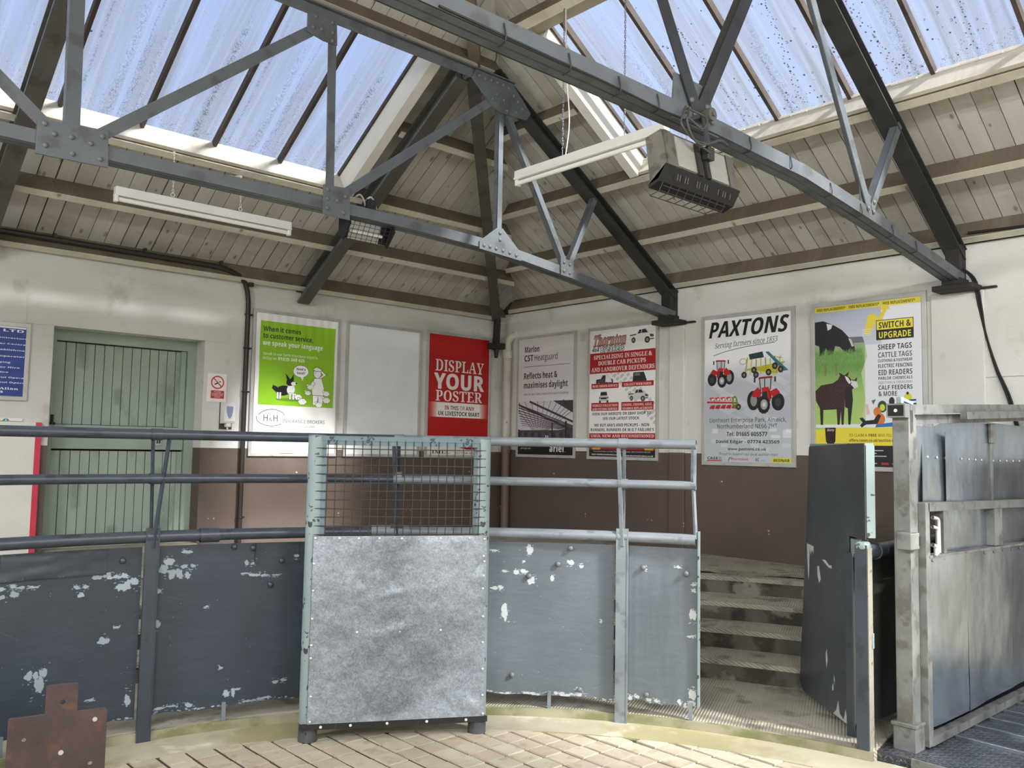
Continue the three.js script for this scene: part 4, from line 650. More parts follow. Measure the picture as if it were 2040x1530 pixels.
function pickup(g, x, y, s, body, dark = '#2b2b2d') { // three-quarter pick-up truck
  const P = (a) => a.map(([i, j]) => [x + i * s, y + j * s]);
  poly(g, P([[-78, 4], [-74, -18], [-30, -22], [-14, -50], [34, -52], [54, -24], [80, -16], [84, 14], [60, 26], [-70, 20]]), body); poly(g, P([[-10, -44], [4, -45], [2, -24], [-22, -22]]), dark); poly(g, P([[8, -45], [30, -46], [46, -24], [6, -24]]), dark); poly(g, P([[-74, -18], [-30, -22], [-30, -16], [-72, -12]]), dark);
  poly(g, P([[58, -14], [82, -10], [83, 4], [60, 2]]), '#4a4a4c'); ell(g, x + 42 * s, y + 18 * s, 17 * s, 19 * s, '#1c1c1e'); ell(g, x + 42 * s, y + 18 * s, 9 * s, 11 * s, '#8b8b8d'); ell(g, x - 48 * s, y + 14 * s, 13 * s, 17 * s, '#1c1c1e'); ell(g, x - 48 * s, y + 14 * s, 7 * s, 9 * s, '#8b8b8d'); g.fillStyle = dark; g.fillRect(x + 60 * s, y + 12 * s, 24 * s, 6 * s);
}
function frontCar(g, x, y, s, body) { const P = (a) => a.map(([i, j]) => [x + i * s, y + j * s]); poly(g, P([[-38, 30], [-40, -2], [-30, -12], [-24, -40], [24, -40], [30, -12], [40, -2], [38, 30]]), body); poly(g, P([[-24, -36], [24, -36], [28, -12], [-28, -12]]), '#2a2a2c'); poly(g, P([[-26, 2], [26, 2], [22, 14], [-22, 14]]), '#242426'); ell(g, x - 32 * s, y + 4 * s, 7 * s, 5 * s, '#55555a'); ell(g, x + 32 * s, y + 4 * s, 7 * s, 5 * s, '#55555a'); g.fillStyle = '#1b1b1d'; g.fillRect(x - 38 * s, y + 24 * s, 14 * s, 18 * s); g.fillRect(x + 24 * s, y + 24 * s, 14 * s, 18 * s); }
function drawBreakers(g, w, h) {
  g.fillStyle = '#efeeec'; g.fillRect(0, 0, w, h);
  g.save(); g.translate(380, 470); g.rotate(-0.7); for (let i = -9; i < 10; i++) { g.fillStyle = 'rgba(140,130,126,0.35)'; g.fillRect(-40 + i * 2, i * 34, 26, 20); g.fillRect(-6 + i * 2, i * 34 + 8, 34, 18); g.fillRect(36 + i * 2, i * 34, 24, 20); } g.restore();
  TX(g, 'Thornton', 22, 112, 104, { font: 'serif', bold: true, italic: true, width: 262, col: '#c7897f', stroke: '#2a1614', lw: 9 }); TX(g, '4x4', 16, 150, 44, { bold: true, italic: true, col: '#161616', width: 56 }); TX(g, 'Breakers', 84, 154, 56, { bold: true, width: 190, col: '#f3f1ee', stroke: '#1d1d1d', lw: 8 });
  pickup(g, 400, 78, 1.14, '#e6e4e0');
  const RED = '#a8181c'; g.fillStyle = RED; g.fillRect(0, 160, w, 142); const SB = { font: 'serif', bold: true, col: '#f3e9e4', align: 'center' };
  TX(g, 'SPECIALISING IN SINGLE &', 258, 204, 40, { ...SB, width: 452 }); TX(g, 'DOUBLE CAB PICKUPS', 254, 246, 40, { ...SB, width: 372 }); TX(g, 'AND LANDROVER DEFENDERS', 258, 290, 40, { ...SB, width: 490 });
  const cap = (x, y, ww, hh, l) => { g.fillStyle = RED; g.fillRect(x, y, ww, hh); l.forEach((t, i) => TX(g, t, x + ww / 2, y + 27 + i * 25, 22, { ...SB, width: Math.min(ww - 16, t.length * 11.4) })); };
  pickup(g, 118, 360, 0.86, '#48474a', '#19191b'); poly(g, [[130, 316], [166, 318], [180, 368], [128, 364]], '#e8e6e3'); frontCar(g, 380, 348, 0.9, '#2a2a2e'); poly(g, [[346, 310], [424, 310], [446, 366], [414, 384], [340, 372]], '#2c2c30'); poly(g, [[354, 316], [396, 316], [396, 334], [352, 334]], '#6f6f74');
  cap(16, 372, 218, 36, ['MAIL ORDER SERVICE']); cap(258, 370, 238, 34, ['COLLECT YOUR PARTS']);
  frontCar(g, 116, 468, 0.98, '#c9c7c4'); pickup(g, 378, 470, 0.94, '#d2d0cc'); cap(16, 506, 218, 56, ['VEHICLE COLLECTION', 'AND FITTING SERVICE']); cap(256, 506, 240, 56, ['ENGINE, CHASSIS, AXLE,', 'GEARBOX REPLACEMENTS']);
  const K = { bold: true, col: '#161616', align: 'center' }; TX(g, 'VIEW OUR WEBSITE OR EBAY SHOP TO', 252, 592, 26, { ...K, width: 456 }); TX(g, 'SEE OUR LATEST STOCK', 250, 624, 26, { ...K, width: 282 }); TX(g, "WE BUY 4X4'S AND PICKUPS - NON", 254, 670, 27, { ...K, width: 426 }); TX(g, "RUNNERS, RUNNERS OR M.O.T FAILURE'S", 256, 702, 27, { ...K, width: 490 });
}
function drawBreakersLow(g, w, h) {
  g.fillStyle = '#a8181c'; g.fillRect(0, 0, w, h); TX(g, 'USED, NEW AND RECONDITIONED', 258, 34, 34, { font: 'serif', bold: true, col: '#f3e9e4', align: 'center', width: 490 });
  TX(g, '01422 243100', 256, 122, 48, { font: 'serif', bold: true, col: '#f0dfd8', align: 'center', width: 280 }); for (const x of [60, 464]) { ell(g, x, 108, 26, 24, '#d9a42c'); ell(g, x, 106, 15, 14, '#f0d98c'); poly(g, [[x - 36, 122], [x + 36, 122], [x + 30, 140], [x - 30, 140]], '#d9a42c'); }
  g.fillStyle = '#171314'; g.fillRect(0, 140, w, h - 140); TX(g, 'Thornton Breakers Limited, The Mill, Road, Halifax, West Yorkshire HX3 6TB', 256, 160, 15, { col: '#ddd', align: 'center', width: 440 }); TX(g, 'Email: info@thorntonbreakers.co.uk', 22, 186, 18, { bold: true, col: '#eee', width: 214 }); TX(g, 'www.thorntonbreakers.co.uk', 286, 192, 18, { bold: true, col: '#eee', width: 210 });
}
function tractor(g, x, y, s, flip = 1) {
  const P = (a) => a.map(([i, j]) => [x + i * s * flip, y + j * s]), E2 = (i, j, rx, ry, c) => ell(g, x + i * s * flip, y + j * s, rx * s, ry * s, c);
  E2(-66, 34, 34, 50, '#1d1c1d'); E2(-64, 34, 18, 30, '#8d8c8a'); E2(66, 44, 34, 44, '#1d1c1d'); poly(g, P([[-70, -8], [-40, -34], [-20, -6], [-28, 20], [-72, 16]]), '#b3181d'); poly(g, P([[24, -10], [58, -26], [78, -2], [40, 20]]), '#b3181d');
  poly(g, P([[-36, -84], [34, -88], [40, -78], [-38, -74]]), '#8d1418'); poly(g, P([[-32, -74], [30, -78], [24, -20], [-24, -16]]), '#b9bcc0'); g.strokeStyle = '#1d1c1d'; g.lineWidth = 5 * s; for (const l of [[[-32, -74], [-26, -14]], [[-4, -76], [-4, -24]], [[30, -78], [26, -18]]]) { const q = P(l); g.beginPath(); g.moveTo(...q[0]); g.lineTo(...q[1]); g.stroke(); } g.fillStyle = '#1d1c1d'; for (const i of [-58, 52]) { const q = P([[i, -84]])[0]; g.fillRect(q[0] - 5 * s, q[1], 9 * s, 26 * s); }
  poly(g, P([[-22, -30], [16, -34], [34, 6], [26, 40], [-10, 44]]), '#c01f24'); poly(g, P([[-20, -6], [8, -12], [14, 40], [-12, 44]]), '#232223'); poly(g, P([[12, -20], [22, -18], [34, 26], [22, 30]]), '#8d1418');
  E2(-10, 56, 34, 46, '#171617'); E2(-8, 56, 19, 26, '#a3a2a0'); E2(-8, 56, 9, 12, '#d7d5d0'); for (let k = 0; k < 14; k++) { const a = k / 14 * 6.283, q = P([[-10 + 32 * Math.cos(a), 56 + 44 * Math.sin(a)]])[0]; ell(g, q[0], q[1], 4 * s, 4 * s, '#2b2a2b'); } E2(66, 46, 17, 22, '#3c3b3b');
}
function drawTractors(g, w, h) {
  const gr = g.createLinearGradient(0, 0, 0, h); gr.addColorStop(0, '#f4f4f3'); gr.addColorStop(0.35, '#e9e9ea'); gr.addColorStop(0.55, '#b9bcc4'); gr.addColorStop(0.8, '#b2b6bf'); gr.addColorStop(1, '#c0c4c6'); g.fillStyle = gr; g.fillRect(0, 0, w, h);
  reseed(6); for (let i = 0; i < 26; i++) { const x = rnd() * w, y = rr(300, 740), l = rr(60, 190); poly(g, [[x, y], [x + l, y + l * 0.55], [x + l - 26, y + l * 0.55 + 22], [x - 26, y + 22]], `rgba(255,255,255,${rr(0.06, 0.22)})`); } for (let i = 0; i < 9; i++) { const x = rnd() * w, y = rr(560, 720); g.fillStyle = 'rgba(248,249,252,0.4)'; g.fillRect(x, y, rr(30, 70), rr(20, 46)); }
  TX(g, 'PAXTONS', 16, 106, 124, { bold: true, italic: true, width: 470, col: '#0f0f10' }); TX(g, 'PAXTONS', 18, 106, 124, { bold: true, italic: true, width: 470, col: '#0f0f10' });
  g.save(); g.translate(62, 168); g.rotate(-0.035); TX(g, 'Serving farmers since 1853', 0, 0, 40, { font: 'serif', italic: true, width: 372, col: '#28282a' }); g.restore();
  g.strokeStyle = '#3a2a28'; g.lineWidth = 3; g.beginPath(); g.moveTo(56, 208); g.quadraticCurveTo(180, 168, 420, 160); g.stroke();
  // harrow, plough, two tractors
  g.lineWidth = 7; for (let i = 0; i < 8; i++) { g.strokeStyle = i % 2 ? '#c9bd2a' : '#a89c1f'; g.beginPath(); g.moveTo(244 + i * 7, 300 - 0 * i); g.lineTo(474 - i * 6, 268 + i * 9); g.stroke(); g.beginPath(); g.moveTo(262 + i * 26, 232 + (i % 3) * 6); g.lineTo(250 + i * 30, 318 + (i % 2) * 8); g.stroke(); } poly(g, [[270, 214], [350, 204], [358, 236], [276, 244]], '#1f3d3c'); poly(g, [[366, 208], [384, 206], [494, 312], [470, 316]], '#2e6f86'); for (const [x, y] of [[242, 326], [312, 328], [384, 318], [452, 306], [300, 302], [420, 286]]) { ell(g, x, y, 16, 18, '#1f1f1d'); ell(g, x, y, 7, 8, '#7a7a70'); } g.strokeStyle = '#9a9020'; g.lineWidth = 3; g.beginPath(); g.ellipse(236, 252, 20, 16, 0, 0, 7); g.stroke(); g.beginPath(); g.moveTo(400, 232); g.lineTo(456, 246); g.lineTo(450, 230); g.stroke();
  tractor(g, 100, 306, 0.82, -1); tractor(g, 366, 432, 1.06, 1);
  g.strokeStyle = '#b01f24'; g.lineWidth = 9; g.beginPath(); g.moveTo(14, 470); g.lineTo(206, 478); g.stroke(); for (let i = 0; i < 5; i++) { poly(g, [[28 + i * 34, 446], [56 + i * 34, 442], [64 + i * 34, 466], [40 + i * 34, 462]], '#c7393a'); poly(g, [[28 + i * 34, 506], [58 + i * 34, 510], [66 + i * 34, 486], [40 + i * 34, 488]], '#a8282a'); ell(g, 50 + i * 34, 456, 8, 6, '#dcd8d4'); } g.strokeStyle = '#4f8f2c'; g.lineWidth = 9; g.beginPath(); g.ellipse(186, 472, 12, 28, 0, 0, 7); g.stroke(); ell(g, 208, 500, 15, 17, '#2d2c2b'); ell(g, 208, 500, 6, 7, '#6f9a3c');
  const K = { col: '#26262a', align: 'center' }; TX(g, 'Lionheart Enterprise Park, Alnwick,', 256, 584, 34, { ...K, width: 456 }); TX(g, 'Northumberland NE66 2HT', 254, 618, 34, { ...K, width: 356 }); TX(g, 'Tel: 01665 605577', 256, 660, 32, { ...K, bold: true, col: '#1a1a1d', width: 240 });
}
function drawTractorsLow(g, w, h) {
  g.fillStyle = '#bcc1c4'; g.fillRect(0, 0, w, h); for (let i = 0; i < 8; i++) { g.fillStyle = 'rgba(240,244,246,0.25)'; g.fillRect(40 + i * 60, 6 + (i % 3) * 30, 44, 30); }
  const K = { col: '#26262a', align: 'center' }; TX(g, 'David Edgar - 07774 423569', 256, 36, 32, { ...K, bold: true, col: '#1a1a1d', width: 376 }); TX(g, 'www.paxtons.co.uk', 256, 88, 29, { ...K, bold: true, width: 226 }); TX(g, 'Proud to support our local auction mart', 260, 124, 26, { ...K, italic: true, width: 344, col: '#3f4246' });
  TX(g, 'CASE', 14, 158, 27, { bold: true, width: 70, col: '#121212' }); TX(g, 'III', 86, 158, 27, { bold: true, width: 18, col: '#b01f24' }); g.fillStyle = '#b01f24'; g.fillRect(14, 162, 92, 7); TX(g, 'Kverneland', 168, 160, 24, { bold: true, width: 96, col: '#c04a50' }); g.strokeStyle = '#5a5d60'; g.lineWidth = 5; g.beginPath(); g.moveTo(146, 168); g.lineTo(154, 142); g.quadraticCurveTo(170, 138, 164, 152); g.stroke(); TX(g, 'K', 304, 166, 36, { bold: true, col: '#5d7fa0', width: 26 }); TX(g, 'Two', 334, 164, 20, { col: '#7f93a5', width: 32 }); g.fillStyle = '#d6cf3a'; g.fillRect(400, 136, 106, 34); TX(g, 'BEDNAR', 453, 164, 28, { bold: true, align: 'center', width: 90, col: '#161616' });
}
function drawFeed(g, w, h) {
  g.fillStyle = '#dfe1e4'; g.fillRect(0, 0, w, h);
  const sky = g.createLinearGradient(0, 26, 0, 210); sky.addColorStop(0, '#aeb4c6'); sky.addColorStop(1, '#c8ccd8'); g.fillStyle = sky; g.fillRect(0, 26, 330, 180);
  poly(g, [[150, 160], [240, 164], [250, 196], [150, 196]], '#6a7078'); const gs = g.createLinearGradient(0, 190, 0, 640); gs.addColorStop(0, '#93b282'); gs.addColorStop(0.25, '#6f9a4e'); gs.addColorStop(0.55, '#a2bf70'); gs.addColorStop(1, '#a9cc6a'); g.fillStyle = gs; g.fillRect(0, 192, 250, 396); poly(g, [[250, 192], [262, 260], [232, 340], [250, 470], [225, 588], [250, 588]], '#b6cc96');
  reseed(8); for (let i = 0; i < 900; i++) { const x = rnd() * 240, y = rr(236, 340); g.strokeStyle = `rgba(${60 + rnd() * 60 | 0},${110 + rnd() * 60 | 0},${40 + rnd() * 30 | 0},0.55)`; g.lineWidth = 1.2; g.beginPath(); g.moveTo(x, y); g.lineTo(x + rr(-4, 4), y - rr(6, 18)); g.stroke(); }
  // grazing cow
  const CK = '#1e1a1c'; poly(g, [[0, 72], [44, 70], [92, 92], [138, 122], [168, 156], [196, 196], [206, 232], [180, 244], [148, 230], [128, 206], [104, 200], [92, 240], [66, 244], [58, 206], [44, 240], [24, 244], [22, 196], [0, 188]], CK); poly(g, [[60, 84], [92, 92], [84, 112], [66, 120]], '#d9d6d4'); poly(g, [[170, 166], [184, 172], [198, 206], [188, 210]], '#c8c4c2');
  // two dark ewes with white-striped faces
  for (const x of [48, 104]) { g.fillStyle = 'rgba(130,104,90,0.55)'; g.fillRect(x, 286, 10, 60); }
  poly(g, [[148, 392], [160, 366], [196, 372], [206, 400], [186, 420], [190, 470], [176, 590], [166, 590], [164, 510], [150, 504]], '#241c1e'); poly(g, [[182, 372], [212, 384], [216, 408], [198, 414], [180, 394]], '#d6d2d0'); poly(g, [[196, 374], [212, 360], [208, 380]], '#241c1e');
  poly(g, [[0, 420], [30, 392], [90, 384], [116, 368], [128, 346], [156, 346], [178, 362], [184, 388], [162, 404], [150, 430], [148, 506], [142, 590], [132, 590], [130, 520], [122, 590], [112, 590], [108, 514], [40, 516], [38, 590], [26, 590], [22, 506], [2, 470]], '#33201f'); poly(g, [[150, 350], [166, 358], [182, 384], [172, 392], [158, 372]], '#dedad8'); poly(g, [[128, 350], [120, 332], [142, 344]], '#33201f'); poly(g, [[152, 346], [172, 330], [166, 352]], '#33201f');
  reseed(18); for (let i = 0; i < 700; i++) { const x = rnd() * 236, y = rr(226, 268); g.strokeStyle = `rgba(${70 + rnd() * 70 | 0},${120 + rnd() * 60 | 0},${50 + rnd() * 40 | 0},0.75)`; g.lineWidth = 1.3; g.beginPath(); g.moveTo(x, y + 6); g.lineTo(x + rr(-4, 4), y - rr(4, 16)); g.stroke(); }
  for (let i = 0; i < 500; i++) { const x = rr(8, 150), y = rr(392, 506); g.fillStyle = `rgba(${80 + rnd() * 40 | 0},${54 + rnd() * 24 | 0},${48 + rnd() * 20 | 0},0.35)`; g.beginPath(); g.ellipse(x, y, 2.2, 1.6, rnd() * 3, 0, 7); g.fill(); }
  // arrow
  poly(g, [[244, 158], [270, 60], [300, 58], [318, 80], [338, 44], [322, 40], [356, 8], [372, 42], [358, 42], [324, 112], [302, 104], [276, 158]], '#e0cb42'); for (let i = 0; i < 4; i++) { g.fillStyle = '#dfe1e4'; g.fillRect(240, 130 + i * 9, 44, 3); }
  g.fillStyle = '#e3d23e'; g.fillRect(0, 0, w, 27); for (const x of [10, 174, 338]) TX(g, 'FREE REPLACEMENTS*', x, 20, 19, { bold: true, width: 148, col: '#2c2a16' });
  g.fillStyle = '#1b1917'; g.fillRect(306, 92, 172, 96); g.fillStyle = '#e3d23e'; g.fillRect(309, 95, 166, 44); TX(g, 'SWITCH &', 392, 132, 40, { bold: true, align: 'center', width: 150, col: '#1b1917' }); TX(g, 'UPGRADE', 392, 180, 42, { bold: true, align: 'center', width: 152, col: '#e6d94a' });
  const T = (s, y, sz, wd, col) => TX(g, s, 312, y, sz, { bold: true, width: wd, col }); T('SHEEP TAGS', 236, 36, 158, '#2b2c2e'); T('CATTLE TAGS', 272, 34, 158, '#55575a'); T('CLOTHING & FOOTWEAR', 294, 19, 158, '#2b2c2e'); T('ELECTRIC FENCING', 322, 24, 158, '#2b2c2e'); T('EID READERS', 356, 35, 158, '#3f4144'); T('PARLOR CHEMICALS', 378, 20, 158, '#3f4144'); T('INJECTORS & DRENCHERS', 398, 16, 158, '#9a9c9e'); T('CALF FEEDERS', 426, 29, 158, '#2b2c2e'); T('& MORE', 456, 30, 88, '#3f4144');
  // goods
  ell(g, 448, 466, 18, 20, '#d8cf3a'); ell(g, 446, 446, 6, 7, '#2a2a28'); poly(g, [[408, 478], [484, 474], [486, 520], [408, 528]], '#243a6a'); poly(g, [[410, 486], [484, 482], [484, 492], [410, 496]], '#e9ebee'); ell(g, 374, 482, 13, 20, '#2d2430'); poly(g, [[356, 500], [396, 500], [400, 540], [352, 542]], '#2d2430'); ell(g, 330, 506, 22, 28, '#2a4a2a'); ell(g, 330, 510, 12, 16, '#c7d24a'); poly(g, [[280, 476], [300, 470], [288, 496]], '#5b6a64'); poly(g, [[248, 494], [262, 492], [272, 540], [256, 544]], '#e2b9ad'); ell(g, 306, 530, 18, 22, '#d07a34'); ell(g, 318, 566, 24, 30, '#d2742e'); poly(g, [[220, 560], [236, 556], [250, 572], [290, 568], [310, 540], [324, 548], [306, 588], [252, 590], [232, 604], [222, 594], [236, 580]], '#1d1b1c'); poly(g, [[300, 590], [400, 578], [404, 600], [296, 604]], '#2f6ea8');
}
function drawFeedLow(g, w, h) {
  g.fillStyle = '#e3d23e'; g.fillRect(0, 0, w, 92); g.fillStyle = '#1c1a20'; g.fillRect(0, 92, w, h - 92); poly(g, [[0, 0], [60, 0], [40, 12], [0, 10]], '#a9cc6a');
  poly(g, [[46, -40], [104, -40], [100, 72], [92, 84], [60, 84], [52, 72]], '#2a1714'); g.strokeStyle = '#e3d23e'; g.lineWidth = 4; g.beginPath(); g.moveTo(40, 0); g.lineTo(50, 74); g.stroke(); TX(g, 'Kerty', 58, 18, 16, { font: 'serif', bold: true, italic: true, col: '#e8e0d8', width: 36 });
  TX(g, 'TO CLAIM A', 168, 46, 20, { width: 88, col: '#35300f' }); TX(g, 'FREE', 262, 46, 20, { bold: true, width: 40, col: '#2a260b' }); TX(g, 'MUG FILL OUT THE FORM AT', 308, 46, 20, { width: 190, col: '#35300f' }); TX(g, 'offers.roxan.co.uk/auction-market', 168, 72, 20, { bold: true, width: 258, col: '#2a260b' });
  for (const [x, y, wd] of [[270, 114, 62], [270, 128, 30], [270, 142, 76]]) { g.fillStyle = '#bdbbc0'; g.fillRect(x, y, wd, 5); } TX(g, 'Kerty', 396, 136, 46, { font: 'serif', italic: true, bold: true, col: '#e4e2e6', width: 96 }); g.fillStyle = '#b0242a'; g.fillRect(322, 176, 34, 12); g.fillStyle = '#a9a7ac'; g.fillRect(372, 178, 40, 6); g.fillRect(250, 178, 52, 6);
}
function drawBlue(g, w, h) {
  g.fillStyle = '#223a86'; g.fillRect(0, 0, w, h); reseed(3); for (let i = 0; i < 12; i++) { g.fillStyle = 'rgba(120,140,200,0.10)'; g.beginPath(); g.ellipse(rnd() * w, rr(200, h), rr(30, 120), rr(8, 30), -0.5, 0, 7); g.fill(); }
  TX(g, 'FARMING LTD', 500, 40, 40, { bold: true, align: 'right', col: '#eef0f6', width: 330 });
  const L = ['Agricultural Contractors', 'Umbilical & Slidder Contracts', 'Min-Till Crop Establishment', 'Fully qualified operators', 'Maize Topping', 'Self Driving or Hire', 'Machine Hire', 'Diggers with/without Operator', 'Tractors with/without Operator']; const ys = [118, 186, 254, 326, 396, 452, 508, 566, 622];
  L.forEach((s, i) => { TX(g, s, 380, ys[i], 24, { align: 'center', bold: true, col: '#dfe4f2', width: Math.min(330, s.length * 11) }); ell(g, 256, ys[i] - 36, 7, 7, '#9fb0dc'); });
  TX(g, 'Contact to Scott Allan', 488, 694, 34, { font: 'serif', bold: true, align: 'right', col: '#eef0f6', width: 300 }); TX(g, '07967 569 303', 430, 734, 32, { bold: true, align: 'right', col: '#eef0f6', width: 220 });
}
function printPart(parent, name, tx, x0, x1, y0, y1, z, rough = 0.45) { // a thin printed sheet: local x to the right, y up, z out of the wall
  const g = new THREE.BoxGeometry(x1 - x0, y1 - y0, 0.0016); g.translate((x0 + x1) / 2, (y0 + y1) / 2, z); const m = new THREE.Mesh(g, mat({ map: tx, roughness: rough })); m.name = name; parent.add(m); return m;
}
function posterFrame(label, wall, a0, a1, y0, y1, prints, rail = 0.03, backing = '#dfe3e4') {
  const c = (a0 + a1) / 2, at = wall === 'left' ? [c, y0, ZL] : [XR, y0, c], t = thing('poster_frame', label, 'poster', at), w = (a1 - a0) / 2, h = y1 - y0;
  if (wall === 'right') t.rotation.y = -Math.PI / 2;
  const add = (name, g, m) => { const o = new THREE.Mesh(cubeUV(g), m); o.name = name; t.add(o); return o; };
  add('backing', box(-w + 0.01, w - 0.01, 0.01, h - 0.01, 0.004, 0.014), mat({ map: tex(256, (u, v) => mix3([236, 239, 240], [222, 226, 228], fb(0, u, v) * 0.7 + fb(2, u * 0.3, v) * 0.4), 1.3), roughness: 0.4 }));
  const prof = (len) => { const s = shapeOf([[0, 0], [len, 0], [len - rail, rail], [rail, rail]]); return extrude(s, 0.016, 0.003); };
  const B = prof(2 * w), T = prof(2 * w), L = prof(h), R = prof(h); B.translate(-w, 0, 0.004); T.rotateZ(Math.PI); T.translate(w, h, 0.004); L.rotateZ(-Math.PI / 2); L.translate(-w, h, 0.004); R.rotateZ(Math.PI / 2); R.translate(w, 0, 0.004);
  for (const [n, g] of [['frame_rail', B], ['frame_rail', T], ['frame_rail', L], ['frame_rail', R]]) add(n, g, M.alu);
  for (const [tx, x0, x1, yy0, yy1, z] of prints) printPart(t, 'print', tx, -w + x0, -w + x1, yy0, yy1, z ?? 0.0165);
  return t;
}
const art = (w, h, f) => canvasTex(w * 2, h * 2, (g) => { g.scale(2, 2); f(g, w, h); });
{
  const a = posterFrame('green insurance poster with cartoon dog, farmer and sheep in a silver frame', 'left', 3.984, 5.018, 1.523, 3.053, []);
  { // a slack sheet, wrinkled along its top
    const g = new THREE.PlaneGeometry(0.966, 1.462, 40, 40), p = g.attributes.position; for (let i = 0; i < p.count; i++) { const x = p.getX(i), y = p.getY(i); const k = smooth(0.35, 0.73, y); p.setZ(i, 0.004 * k * Math.sin(x * 62 + y * 7) + 0.003 * Math.sin(x * 9 + y * 5) + 0.0025 * Math.sin(x * 21 - y * 13)); }
    g.computeVertexNormals(); g.translate(0, 0.765, 0.026); const m = new THREE.Mesh(g, mat({ map: art(PW, PH, drawFarm), roughness: 0.36 })); m.name = 'print'; a.add(m);
  }
  posterFrame('empty silver poster frame with a blank pale grey panel', 'left', 5.108, 6.146, 1.523, 3.05, []);
  posterFrame('red poster in a frame saying display your poster', 'left', 6.233, 7.262, 1.523, 3.066, [[art(PW, 700, drawRed), 0.03, 0.999, 0.10, 1.513], [art(PW, 56, drawRedLow), 0.03, 0.999, 0.03, 0.10]]);
  posterFrame('black and white poster of a bright barn roof about heat and daylight', 'right', -8.118, -7.086, 1.545, 3.075, [[art(PW, PH, drawBarn), 0.03, 1.002, 0.03, 1.50]]);
  posterFrame('red and white pickup truck breakers poster with four small vehicles', 'right', -6.888, -5.85, 1.542, 3.076, [[art(PW, 716, drawBreakers), 0.03, 1.008, 0.30, 1.504], [art(PW, 200, drawBreakersLow), 0.03, 1.008, 0.03, 0.30]]);
  posterFrame('white farm machinery dealer poster with two red tractors', 'right', -5.276, -4.219, 1.516, 3.056, [[art(PW, 672, drawTractors), 0.035, 1.022, 0.275, 1.50], [art(PW, 174, drawTractorsLow), 0.035, 1.022, 0.035, 0.275]], 0.035);
  posterFrame('yellow edged tag and feed poster with a grazing cow and two dark sheep', 'right', -4.052, -2.997, 1.505, 3.052, [[art(PW, 604, drawFeed), 0.04, 1.012, 0.385, 1.505], [art(PW, 200, drawFeedLow), 0.04, 1.012, 0.035, 0.385]], 0.035);
  posterFrame('dark blue contractor poster at the left edge beside the green door', 'left', 0.86, 1.922, 1.985, 2.655, [[art(PW, PH, drawBlue), 0.04, 1.04, 0.035, 0.62]], 0.03);
}
{ // no-smoking sign
  const t = thing('sign', 'small white no smoking sign beside the door above the soap dispenser', 'sign', [3.63, 2.06, ZL]);
  const g = new RoundedBoxGeometry(0.205, 0.29, 0.006, 2, 0.003); g.translate(0, 0.145, 0.005); const b = new THREE.Mesh(cubeUV(g), M.whiteMetal); b.name = 'plate'; t.add(b);
  printPart(t, 'print', canvasTex(400, 580, (c) => { c.fillStyle = '#f3e6e0'; c.fillRect(0, 0, 400, 580); c.strokeStyle = '#b3283a'; c.lineWidth = 26; c.beginPath(); c.arc(206, 176, 130, 0, 7); c.stroke(); c.save(); c.translate(206, 190); c.rotate(-0.48); c.fillStyle = '#222'; c.fillRect(-66, -14, 92, 28); c.fillRect(44, -14, 30, 28); c.restore(); c.strokeStyle = '#9a9a94'; c.lineWidth = 8; c.beginPath(); c.moveTo(150, 250); c.quadraticCurveTo(110, 200, 150, 160); c.moveTo(214, 150); c.quadraticCurveTo(240, 120, 222, 92); c.stroke(); c.strokeStyle = '#b3283a'; c.lineWidth = 22; c.beginPath(); c.moveTo(116, 84); c.lineTo(296, 268); c.stroke(); c.fillStyle = '#b92c3c'; c.fillRect(68, 352, 290, 172); for (const [s, y, w] of [['No smoking', 394, 150], ['It is against the law', 432, 262], ['to smoke in these', 466, 240], ['premises', 502, 130]]) TX(c, s, 213, y, 34, { bold: true, col: '#f6e4e0', align: 'center', width: w }); }), -0.095, 0.095, 0.01, 0.28, 0.0088, 0.35);
}
{ // soap dispenser
  const t = thing('soap_dispenser', 'white wall soap dispenser with a blue window below the no smoking sign', 'soap dispenser', [3.74, 1.80, ZL]);
  const fr = { o: V(3.675, 0, 0), S: V(0, 0, 1), U: V(0, 1, 0), N: V(1, 0, 0) }, z = ZL;
  part(t, 'case', prism([[z, 1.845], [z + 0.088, 1.850], [z + 0.102, 1.87], [z + 0.094, 2.02], [z + 0.06, 2.058], [z, 2.058]], fr, 0.0, 0.118), M.whiteMetal);
  const s = new THREE.Shape(); s.moveTo(-0.032, 0.06); s.lineTo(0.032, 0.06); s.quadraticCurveTo(0.034, -0.02, 0.006, -0.058); s.quadraticCurveTo(0, -0.062, -0.006, -0.058); s.quadraticCurveTo(-0.034, -0.02, -0.032, 0.06); const g = extrude(s, 0.003, 0.001); g.rotateX(-0.05); g.translate(3.734, 1.958, z + 0.099); part(t, 'window', g, mat({ color: 0x8d92bd, roughness: 0.25 }));
  part(t, 'nozzle', [rbox(3.71, 3.76, 1.812, 1.85, z + 0.03, z + 0.085, 0.006), rod(V(3.735, 1.815, z + 0.055), V(3.735, 1.785, z + 0.055), 0.012, 10, 0.008)], M.chainWhite);
  part(t, 'back_plate', [box(3.668, 3.80, 1.79, 2.06, z, z + 0.008)], M.cableGrey);
}
